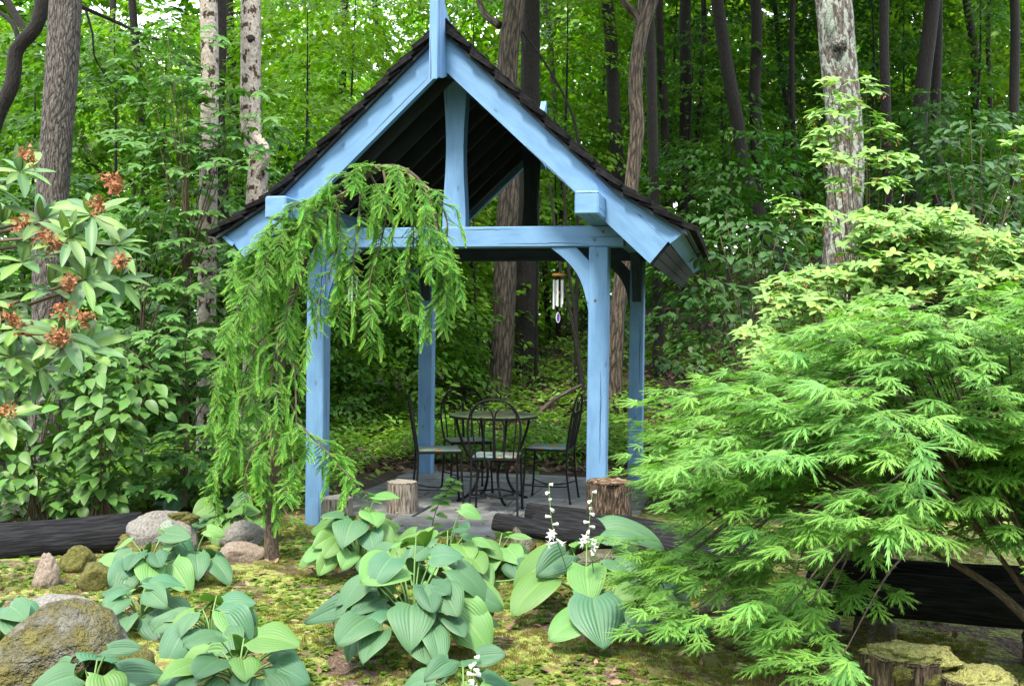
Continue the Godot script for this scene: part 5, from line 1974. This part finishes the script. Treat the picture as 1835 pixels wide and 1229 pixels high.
# ---------------------------------------------------------------- plants at the right
func right_plants() -> void:
	# azalea: rosettes of pale leaves in tiers, dotted with spent flowers
	var foot := on_ground(2.25, 6.4)
	var o := thing("azalea", "tall pale green azalea in front of the lichened tree", "shrub", foot)
	var meshes: Array = []
	for i in 6:
		meshes.append(oval_mesh(1.0, 0.44, tone(Color(0.42, 0.62, 0.15), 0.18), rf(0.05, 0.25), 0.22))
	# tiers: [x, y, half width in picture, depth]
	var tiers := [[1490, 158, 22, 6.3], [1553, 152, 26, 6.3], [1480, 200, 34, 6.3], [1520, 190, 30, 6.3], [1560, 215, 36, 6.3], [1500, 235, 40, 6.25], [1580, 235, 30, 6.3], [1470, 255, 30, 6.3], [1490, 285, 38, 6.2], [1555, 285, 36, 6.25], [1605, 290, 32, 6.3], [1630, 290, 24, 6.3], [1590, 325, 36, 6.2], [1520, 330, 34, 6.2], [1430, 375, 36, 6.1], [1470, 395, 36, 6.1], [1410, 365, 20, 6.1], [1560, 385, 46, 6.1], [1620, 400, 46, 6.1], [1680, 400, 40, 6.1], [1590, 430, 46, 6.0], [1660, 440, 46, 6.0], [1530, 440, 40, 6.0], [1730, 425, 46, 6.0], [1790, 440, 46, 5.95], [1840, 445, 40, 5.95], [1700, 470, 46, 5.9], [1770, 480, 46, 5.9], [1640, 490, 46, 5.9], [1420, 500, 46, 5.9], [1480, 495, 46, 5.9], [1390, 510, 26, 5.9], [1540, 505, 46, 5.9], [1450, 535, 46, 5.8], [1600, 530, 46, 5.8], [1690, 520, 46, 5.8], [1800, 520, 46, 5.8], [1850, 500, 40, 5.8], [1560, 560, 46, 5.7], [1760, 555, 46, 5.7], [1385, 540, 24, 5.7], [1350, 600, 30, 5.6], [1380, 630, 30, 5.5], [1830, 250, 26, 5.8], [1850, 300, 26, 5.8], [1820, 570, 40, 5.6], [1880, 540, 50, 5.7], [1900, 460, 50, 5.9]]
	for i in 190:
		var y := rf(385, 660)
		var left := 1560.0 if y < 475.0 else 1440.0 - (y - 345.0) * 0.33
		tiers.append([rf(left, 1720.0 if y < 425.0 else 1930.0), y, 44, rf(5.75, 6.75)])
	var xfs: Array = []
	var st := begin()
	var spent: Array = []
	for t: Array in tiers:
		var c := at(t[0], t[1], t[3]) - foot
		var hub := Vector3(c.x * 0.35, c.y * 0.55, c.z * 0.3 - 0.1)
		tube(st, smooth_line([Vector3(rf(-0.08, 0.08), -0.05, rf(-0.08, 0.08)), hub, hub.lerp(c, 0.6) + Vector3(0, -0.05, 0), c], 0.12), 0.008, 0.002, 6)
		var hw := float(t[2]) / F * float(t[3])
		var n := int(maxf(8.0, float(t[2]) * 0.34))
		for i in n:
			var a := rng.randf() * TAU
			var r := hw * sqrt(rng.randf())
			var p := c + Vector3(cos(a) * r, rf(-0.05, 0.05) - r * 0.12, sin(a) * r * 0.8)
			var axis := Vector3(cos(a) * 0.4 + rf(-0.2, 0.2), 1.0, sin(a) * 0.4 + 0.3).normalized()
			var bs := facing(axis, Vector3(0, 0, 1))
			for k in 6:
				var b := TAU * k / 6 + rf(-0.3, 0.3)
				var rad := bs * Vector3(cos(b), sin(b), 0)
				var d := (rad + axis * rf(0.0, 0.6)).normalized()
				xfs.append(Transform3D(facing(d, axis).scaled(Vector3.ONE * rf(0.042, 0.078)), p))
			if rng.randf() < 0.42:
				spent.append(p + Vector3(rf(-0.03, 0.03), -0.02, 0.03))
	obj("stem", st, M["twig"], o)
	leaf_parts(o, "leaf", meshes, M["leaf_soft"], xfs, 290)
	for p: Vector3 in spent:
		st = begin()
		for i in 7:
			var c := p + Vector3(rng.randfn(), rng.randfn(), rng.randfn()) * 0.009
			var b := Basis.from_euler(Vector3(rng.randf() * TAU, rng.randf() * TAU, 0))
			tri(st, c, c + b * Vector3(0.005, 0, -0.02), c + b * Vector3(-0.005, 0, -0.018), b * Vector3.UP)
		obj("spent_flower", st, M["dead_blossom"], o)

	# dark dogwood-like saplings behind
	var dk: Array = []
	for i in 5:
		dk.append(oval_mesh(1.0, 0.52, tone(Color(0.075, 0.175, 0.045), 0.2), rf(0.15, 0.35), 0.25))
	for spec: Array in [
		["dark broad leaved sapling between the right eave and azalea", 8.6, 1340, [[1300, 385], [1340, 395], [1370, 410], [1290, 420], [1400, 400], [1265, 450], [1310, 450], [1350, 470], [1380, 450], [1270, 500], [1320, 510], [1360, 530], [1240, 520], [1410, 470], [1300, 560], [1340, 580], [1260, 590]], 18],
		["dark broad leaved sapling at the right edge behind the azalea", 8.8, 1750, [[1680, 245], [1720, 250], [1760, 225], [1800, 235], [1740, 290], [1700, 300], [1790, 290], [1830, 280], [1660, 300], [1760, 340], [1720, 360], [1800, 350], [1830, 400], [1780, 400], [1740, 215], [1820, 320]], 18],
		["small broad leaved sapling on the bank beside the rear right post", 11.6, 1220, [[1180, 640], [1220, 650], [1260, 640], [1200, 700], [1250, 690], [1290, 660], [1180, 720]], 16],
	]:
		var d: float = spec[1]
		foot = on_ground(at(spec[2], 800, d).x, d)
		o = thing("broad_leaved_sapling", spec[0], "sapling", foot)
		st = begin()
		xfs = []
		for pad: Array in spec[3]:
			var c := at(pad[0], pad[1], d + rf(-0.3, 0.3)) - foot
			tube(st, smooth_line([Vector3(0, 0, 0), Vector3(c.x * 0.2, c.y * 0.6, 0), c], 0.2), 0.01, 0.003, 5)
			for i in int(spec[4]):
				var a := rng.randf() * TAU
				var r := 0.22 * sqrt(rng.randf())
				var p := c + Vector3(cos(a) * r, rf(-0.04, 0.04) - 0.3 * r, sin(a) * r)
				xfs.append(Transform3D(facing(Vector3(cos(a), rf(-0.5, 0.0), sin(a) + 0.3), Vector3(rf(-0.3, 0.3), 1, rf(-0.1, 0.6))).scaled(Vector3.ONE * rf(0.075, 0.135)), p))
		obj("stem", st, M["twig"], o)
		leaf_parts(o, "leaf", dk, M["leaf_near"], xfs, 290)

	# the cut-leaf maple: a mound of arching boughs
	var root := Vector3(2.12, 0, -4.3)
	o = thing("cut_leaf_maple", "mounded light green maple with finely cut leaves at right", "shrub", root)
	var cm: Array = []
	for i in 14:
		st = begin()
		cut_leaf(st, Transform3D(), 1.0, tone(Color(0.21, 0.47, 0.095), 0.28), rf(0.058, 0.08), rf(0.04, 0.3), rf(0.34, 0.52))
		cm.append(done(st))
	xfs = []
	st = begin()
	var stems := begin()
	tube(stems, smooth_line([Vector3(0, -0.1, 0.35), Vector3(-0.04, 0.25, 0.3), Vector3(0.02, 0.5, 0.2), Vector3(0.05, 0.85, 0.05)], 0.06), 0.035, 0.022, 10, 0.1)
	tube(stems, smooth_line([Vector3(0.0, 0.3, 0.28), Vector3(-0.2, 0.5, 0.2), Vector3(-0.45, 0.65, 0.15)], 0.06), 0.022, 0.012, 8, 0.1)
	for i in 380:
		# pads of leaves on an uneven dome, each held out by a thin arching bough
		var v := (i + 0.5) / 380.0
		var el := asin(clampf(lerpf(-0.22, 0.99, v) + rf(-0.05, 0.05), -0.3, 1.0))
		var az := i * 2.39996 + rf(-0.35, 0.35)
		var shell := rf(0.70, 1.04)
		var dir := Vector3(cos(az) * cos(el), sin(el), sin(az) * cos(el))
		var c := Vector3(dir.x * 1.58, 0.55 + dir.y * 1.06, dir.z * 1.3) * Vector3(shell, lerpf(shell, 1.0, 0.4), shell)
		var low := 0.36 if c.x < -0.57 - 0.33 * c.z else (0.76 if rng.randf() < 0.85 else 0.58)
		if c.y < low:
			c.y = rf(low, low + 0.3)
		c += Vector3(rf(-0.1, 0.1), rf(-0.07, 0.07), rf(-0.1, 0.1))
		if c.y > 0.55:
			c.y += 0.24 * smoothstep(0.2, 1.1, -c.x)
		if c.x > -0.95 and c.z > 0.5:
			c.z = rf(0.25, 0.5 if c.y < 1.1 else 0.75)
		var flat_dir := Vector3(dir.x, 0, dir.z).normalized()
		var a0 := Vector3(dir.x * 0.55, 0.72 + 0.35 * maxf(dir.y, 0.0), dir.z * 0.5)
		if i % 30 == 0:
			tube(stems, smooth_line([Vector3(0, 0.35 + 0.01 * i / 10.0, 0.2), a0 * Vector3(0.5, 1, 0.5) + Vector3(0, 0.02, 0.05), a0], 0.08), 0.013, 0.006, 6)
		var path := smooth_line([a0, a0.lerp(c, 0.5) + Vector3(0, 0.16, 0), c - flat_dir * 0.16 + Vector3(0, 0.03, 0), c], 0.08)
		tube(stems, path, 0.006, 0.0018, 5, 0.0, 0.0, false)
		for tw in 6:
			var ta := (tw - 2.5) * 0.5 + rf(-0.15, 0.15)
			var td := flat_dir.rotated(Vector3.UP, ta)
			var tlen := rf(0.17, 0.3) * (1.0 - 0.12 * absf(tw - 2.5))
			var p0 := c - flat_dir * 0.12
			var p1 := p0 + td * tlen + Vector3(0, rf(-0.13, 0.09), 0)
			tube(stems, PackedVector3Array([p0, p1]), 0.0016, 0.0009, 4, 0.0, 0.0, false)
			for q in 6:
				var t := (q + 0.6) / 6.0
				var sg := -1.0 if q % 2 else 1.0
				var ld := td.rotated(Vector3.UP, sg * rf(0.3, 0.9)) + Vector3(0, rf(-0.55, 0.2), 0)
				xfs.append(Transform3D(facing(ld, Vector3(rf(-0.4, 0.4), 1, rf(-0.35, 0.4))).scaled(Vector3.ONE * (0.055 + 0.085 * pow(rng.randf(), 1.5))), p0.lerp(p1, t) + Vector3(0, rf(-0.03, 0.03), 0)))
			xfs.append(Transform3D(facing(td + Vector3(0, rf(-0.5, -0.1), 0), Vector3(rf(-0.3, 0.3), 1, rf(-0.2, 0.4))).scaled(Vector3.ONE * rf(0.08, 0.125)), p1))
	obj("stem", stems, M["bark_conifer"], o)
	leaf_parts(o, "leaf", cm, M["leaf_soft"], xfs, 290)


# ---------------------------------------------------------------- hostas
func hosta(label: String, x: float, y: float, n: int, size: float, blue: float, spread := 1.0, tall := 1.0) -> Node3D:
	var d := EYE * F / (y - 592.0 - (x - 917.0) * ROLL * 0.6)
	var foot := on_ground(at(x, y, d).x, d)
	var o := thing("hosta", label, "hosta", foot)
	n = int(n * 1.6)
	for i in n:
		var t := (i + 0.5) / n
		var a := i * 2.39996 + rf(-0.3, 0.3)
		var ring := sqrt(t)
		var out := Vector3(cos(a), 0, sin(a))
		var reach := size * spread * lerpf(0.25, 1.05, ring) * rf(0.9, 1.1)
		var high := size * tall * lerpf(1.55, 0.5, ring) * rf(0.75, 1.2)
		var tip := out * reach + Vector3(0, high, 0)
		var st := begin()
		tube(st, smooth_line([out * 0.015, out * reach * 0.3 + Vector3(0, high * 0.6, 0), tip], 0.03), 0.0055, 0.0035, 6, 0, 0, false)
		obj("stalk", st, M["green_stem"], o)
		var leaf := MeshInstance3D.new()
		var kind := rng.randi_range(0, 3)
		leaf.mesh = hosta_meshes[(4 if blue > rng.randf() else 0) + kind]
		leaf.set_surface_override_material(0, M["leaf_ribbed"])
		var dir := (out + Vector3(0, lerpf(0.25, -0.55, ring) + rf(-0.4, 0.3), 0.2)).normalized()
		var s := size * rf(0.66, 1.2)
		leaf.transform = Transform3D(facing(dir, Vector3(rf(-0.5, 0.5), 1, rf(0.1, 0.9))).scaled(Vector3.ONE * s).scaled_local(Vector3(rf(0.82, 1.12), rf(0.8, 1.5), rf(0.92, 1.1))), tip - dir * s * 0.05)
		leaf.name = "leaf" if i == 0 else "leaf_%03d" % i
		o.add_child(leaf, true)
	return o

var hosta_meshes: Array = []

func flower_stalk(label: String, pts: Array, n: int) -> void:
	var base: Vector3 = pts[0]
	var o := thing("flower_stalk", label, "flower", base)
	var st := begin()
	var rel: Array = []
	for p: Vector3 in pts:
		rel.append(p - base)
	var path := smooth_line(rel, 0.02)
	tube(st, path, 0.0035, 0.002, 6)
	obj("stalk", st, M["green_stem"], o)
	for i in n:
		var t := 1.0 - 0.42 * pow(float(i) / n, 0.8)
		var p := path[clampi(int(t * (path.size() - 1)), 0, path.size() - 1)]
		var a := i * 2.4
		var d := Vector3(cos(a), rf(-0.3, 0.3) - 0.5 * float(i) / n, sin(a)).normalized()
		var open := i > n * 0.55
		var l := lerpf(0.019, 0.044, float(i) / n)
		st = begin()
		tube(st, smooth_line([p, p + d * l * 0.5, p + d * l * 0.8, p + d * l], 0.006), 0.0035, 0.0095 if not open else 0.0085, 8)
		if open:
			var bs := facing(d, Vector3.UP)
			for k in 6:
				var b := TAU * k / 6
				var r := bs * Vector3(cos(b), sin(b), 0)
				var s := bs * Vector3(-sin(b), cos(b), 0)
				var q := p + d * l
				tri(st, q + r * 0.006 + s * 0.009, q + r * 0.006 - s * 0.009, q + r * 0.03 + d * 0.014, d)
		obj("bloom", st, M["petal"], o)

func hostas() -> void:
	for k in 2:
		for i in 4:
			var c := Color(0.15, 0.32, 0.08) if k == 0 else Color(0.09, 0.225, 0.105)
			hosta_meshes.append(hosta_mesh(1.0, [0.92, 1.0, 0.84, 0.95][i], [0.35, 0.2, 0.5, 0.28][i], [0.18, 0.3, 0.1, 0.4][i], tone(c, 0.2), 100 + i + 4 * k))
	hosta("big blue green hosta in the middle of the foreground", 738, 1175, 30, 0.195, 0.75, 1.5, 1.75)
	hosta("light green hosta between the front left post and patio", 645, 1035, 19, 0.19, 0.2, 1.35, 1.5)
	hosta("light green hosta in front of the patio centre", 800, 1042, 20, 0.175, 0.15, 1.45, 1.45)
	hosta("small hosta at the left end of the middle bench", 890, 1030, 8, 0.15, 0.2, 1.2, 1.3)
	hosta("large leaved hosta with white flower stalks left of the cut-leaf maple", 1050, 1100, 9, 0.255, 0.55, 1.1, 1.25)
	hosta("hosta half hidden under the edge of the cut-leaf maple", 1160, 1130, 9, 0.19, 0.6, 1.0)
	hosta("hosta growing before the rounded grey boulder", 265, 1050, 13, 0.175, 0.6, 1.3, 1.2)
	hosta("dark hosta right of the rounded grey boulder", 345, 1045, 8, 0.15, 0.8, 1.1, 1.3)
	hosta("compact hosta above the big mossy rock", 245, 1130, 11, 0.16, 0.9, 0.9)
	hosta("hosta in the open moss right of the mossy rock", 375, 1155, 11, 0.165, 0.6, 1.0)
	hosta("hosta cut off by the left edge beside the mossy rock", -5, 1165, 10, 0.17, 0.9, 0.9)
	hosta("hosta at the bottom edge left of the big blue green one", 425, 1245, 13, 0.17, 0.5, 1.2)
	hosta("hosta at the very bottom left corner", 160, 1290, 9, 0.18, 0.9, 0.8)
	hosta("hosta behind the boulder at the conifer foot", 400, 965, 11, 0.185, 0.5, 1.0)
	hosta("hosta shaded behind the left bench", 350, 925, 9, 0.21, 0.4, 1.0)
	hosta("low hosta at the bottom edge below the big one", 830, 1285, 8, 0.16, 0.8, 0.9)
	# two leaves lying on the moss
	var p := at(1062, 1160, 4.95)
	var o := thing("fallen_hosta_leaves", "pair of big ribbed hosta leaves resting on the moss", "leaf", Vector3(p.x, 0.0, p.z))
	for i in 2:
		var l := put("leaf", hosta_meshes[5 if i == 0 else 1], M["leaf_waxy"], o)
		l.transform = Transform3D(facing([Vector3(0.12, -0.45, 0.9), Vector3(-0.75, -0.1, 0.5)][i], [Vector3(0, 1, 0.55), Vector3(-0.1, 1, 0.4)][i]).scaled(Vector3.ONE * ([0.27, 0.23][i] as float)), [Vector3(0, 0.24, 0.0), Vector3(-0.02, 0.15, 0.0)][i])
	p = at(860, 1055, 6.0)
	o = thing("yellow_leaf", "yellowing hosta leaf lying on the moss before the middle bench", "leaf", Vector3(p.x, 0.02, p.z))
	var ym := hosta_mesh(0.2, 0.6, 0.2, 0.1, Color(0.34, 0.40, 0.12), 9)
	var yl := put("blade", ym, M["leaf_waxy"], o)
	yl.transform = Transform3D(facing(Vector3(-1, 0.05, 0.1), Vector3(0, 1, 0.3)), Vector3(0.05, 0.03, 0))
	var st := begin()
	tube(st, smooth_line([Vector3(0.05, 0.03, 0), Vector3(0.16, 0.03, -0.03), Vector3(0.27, 0.05, -0.06)], 0.03), 0.005, 0.004, 6)
	obj("stalk", st, M["green_stem"], o)
	flower_stalk("tall white flower stalk left of the pair above the large leaved hosta", [at(1040, 1110, 5.45), at(1012, 1010, 5.3), at(990, 940, 5.2), at(984, 868, 5.2)], 10)
	flower_stalk("white flower stalk right of the pair, before the black timbers", [at(1072, 1110, 5.4), at(1062, 1010, 5.2), at(1056, 950, 5.1), at(1062, 882, 5.1)], 12)
	flower_stalk("white flower stalk at the bottom edge beside the big hosta", [at(850, 1330, 4.1), at(848, 1250, 4.0), at(850, 1178, 4.0)], 14)
	flower_stalk("small white flower stalk at the foot of the big mossy rock", [at(225, 1300, 4.4), at(222, 1230, 4.4), at(214, 1168, 4.4)], 9)


# ---------------------------------------------------------------- moss garden floor
func ground_cover() -> void:
	var st := begin()
	for i in 9:
		var a := rng.randf() * TAU
		var p := Vector3(cos(a), 0, sin(a)) * rf(0.1, 0.6) + Vector3(0, rf(0.2, 0.7), 0)
		for k in 3:
			var b := Basis.from_euler(Vector3(rf(-0.3, 0.2), TAU * k / 3 + rf(-0.3, 0.3), 0))
			blade(st, Transform3D(b, p), 0.4, 0.36, tone(Color(0.19, 0.31, 0.035), 0.2), 0.15, 0.2, 3)
	var clover := done(st)
	var xfs: Array = []
	var cols: Array = []
	for i in 9000:
		var d := 3.6 + 4.6 * pow(rng.randf(), 0.9)
		var x := rf(-0.52, 0.42) * d
		var dense := soft.get_noise_2d(x * 26.0, d * 26.0) + 0.5 * soft.get_noise_2d(x * 80.0, d * 80.0)
		if dense < -0.02 + rf(-0.1, 0.25):
			continue
		xfs.append(Transform3D(Basis.from_euler(Vector3(rf(-0.2, 0.2), rng.randf() * TAU, rf(-0.2, 0.2))).scaled(Vector3.ONE * rf(0.018, 0.042)), Vector3(x, gh(x, -d) - 0.002, -d)))
		var k := rf(0.75, 1.3)
		cols.append(Color(k * rf(0.85, 1.25), k, k))
	var o := many("clover", clover, M["leaf_soft"], xfs, cols, self)
	tag(o, "tiny yellow green clover leaves spread over the mossy garden floor", "ground cover")
	# moss tufts: short upright hairs
	st = begin()
	for i in 22:
		var p := Vector3(rf(-1, 1), 0, rf(-1, 1))
		var h := Vector3(rf(-0.3, 0.3), rf(0.5, 1.1), rf(-0.3, 0.3))
		var w := Vector3(rf(-1, 1), 0, rf(-1, 1)).normalized() * 0.11
		var c := tone(Color(0.24, 0.25, 0.04), 0.3)
		lv(st, p - w, c)
		lv(st, p + w, c)
		lv(st, p + h, c)
	var tuft := done(st)
	xfs = []
	cols = []
	for i in 26000:
		var d := 3.6 + 4.4 * pow(rng.randf(), 1.0)
		var x := rf(-0.52, 0.46) * d
		if soft.get_noise_2d(x * 30.0 + 40.0, d * 30.0) < -0.12:
			continue
		xfs.append(Transform3D(Basis.from_euler(Vector3(0, rng.randf() * TAU, 0)).scaled(Vector3.ONE * rf(0.009, 0.02)), Vector3(x, gh(x, -d) - 0.002, -d)))
		var k := rf(0.6, 1.35)
		cols.append(Color(k * rf(0.8, 1.4), k, k))
	o = many("moss", tuft, M["leaf_soft"], xfs, cols, self)
	tag(o, "soft yellow green moss carpeting the garden floor", "moss")
	var mound := stone_mesh(Vector3(1, 0.55, 1), 2.7, 0.7, 10)
	xfs = []
	for i in 150:
		var d := 3.9 + 3.6 * rng.randf()
		var x := rf(-0.5, 0.4) * d
		var w := rf(0.06, 0.2)
		xfs.append(Transform3D(Basis.from_euler(Vector3(0, rng.randf() * TAU, 0)).scaled(Vector3(w, w * 0.45, w)), Vector3(x, gh(x, -d) - w * 0.03, -d)))
	o = many("moss_cushions", mound, M["pale_moss"], xfs, [Color.WHITE], self)
	tag(o, "low rounded cushions of pale moss dotted over the garden floor", "moss")
	# crumbs of bark and dead leaves
	var leaf := oval_mesh(0.05, 0.028, Color(1, 1, 1), -0.3, 0.5)
	xfs = []
	cols = []
	for i in 1100:
		var d := 3.7 + 5.6 * rng.randf()
		var x := rf(-0.52, 0.45) * d
		xfs.append(Transform3D(Basis.from_euler(Vector3(rf(-0.4, 0.4), rng.randf() * TAU, rf(-0.6, 0.6))).scaled(Vector3.ONE * rf(0.4, 1.1)), Vector3(x, gh(x, -d) + (0.012 if d < 7.6 else 0.03), -d)))
		var k := rf(0.5, 1.8)
		cols.append(Color(0.24 * k, 0.14 * k, 0.095 * k))
	var twig_at := begin()
	tube(twig_at, smooth_line([Vector3(-0.5, 0, 0), Vector3(-0.1, 0.02, 0.06), Vector3(0.2, 0.03, 0.02), Vector3(0.5, 0, 0.08)], 0.2), 0.03, 0.014, 5)
	var tx: Array = []
	for i in 160:
		var d := 3.8 + 4.4 * rng.randf()
		var x := rf(-0.5, 0.42) * d
		tx.append(Transform3D(Basis.from_euler(Vector3(0, rng.randf() * TAU, rf(-0.1, 0.1))).scaled(Vector3.ONE * rf(0.05, 0.16)), Vector3(x, gh(x, -d) + 0.008, -d)))
	var tw := many("fallen_twigs", twig_at.commit(), M["twig"], tx, [Color.WHITE], self)
	tag(tw, "thin dead twigs dropped on the moss between the hostas", "twigs")
	o = many("garden_litter", leaf, M["litter_leaf"], xfs, cols, self)
	tag(o, "brown crumbs of leaf and bark scattered over the moss", "leaves")
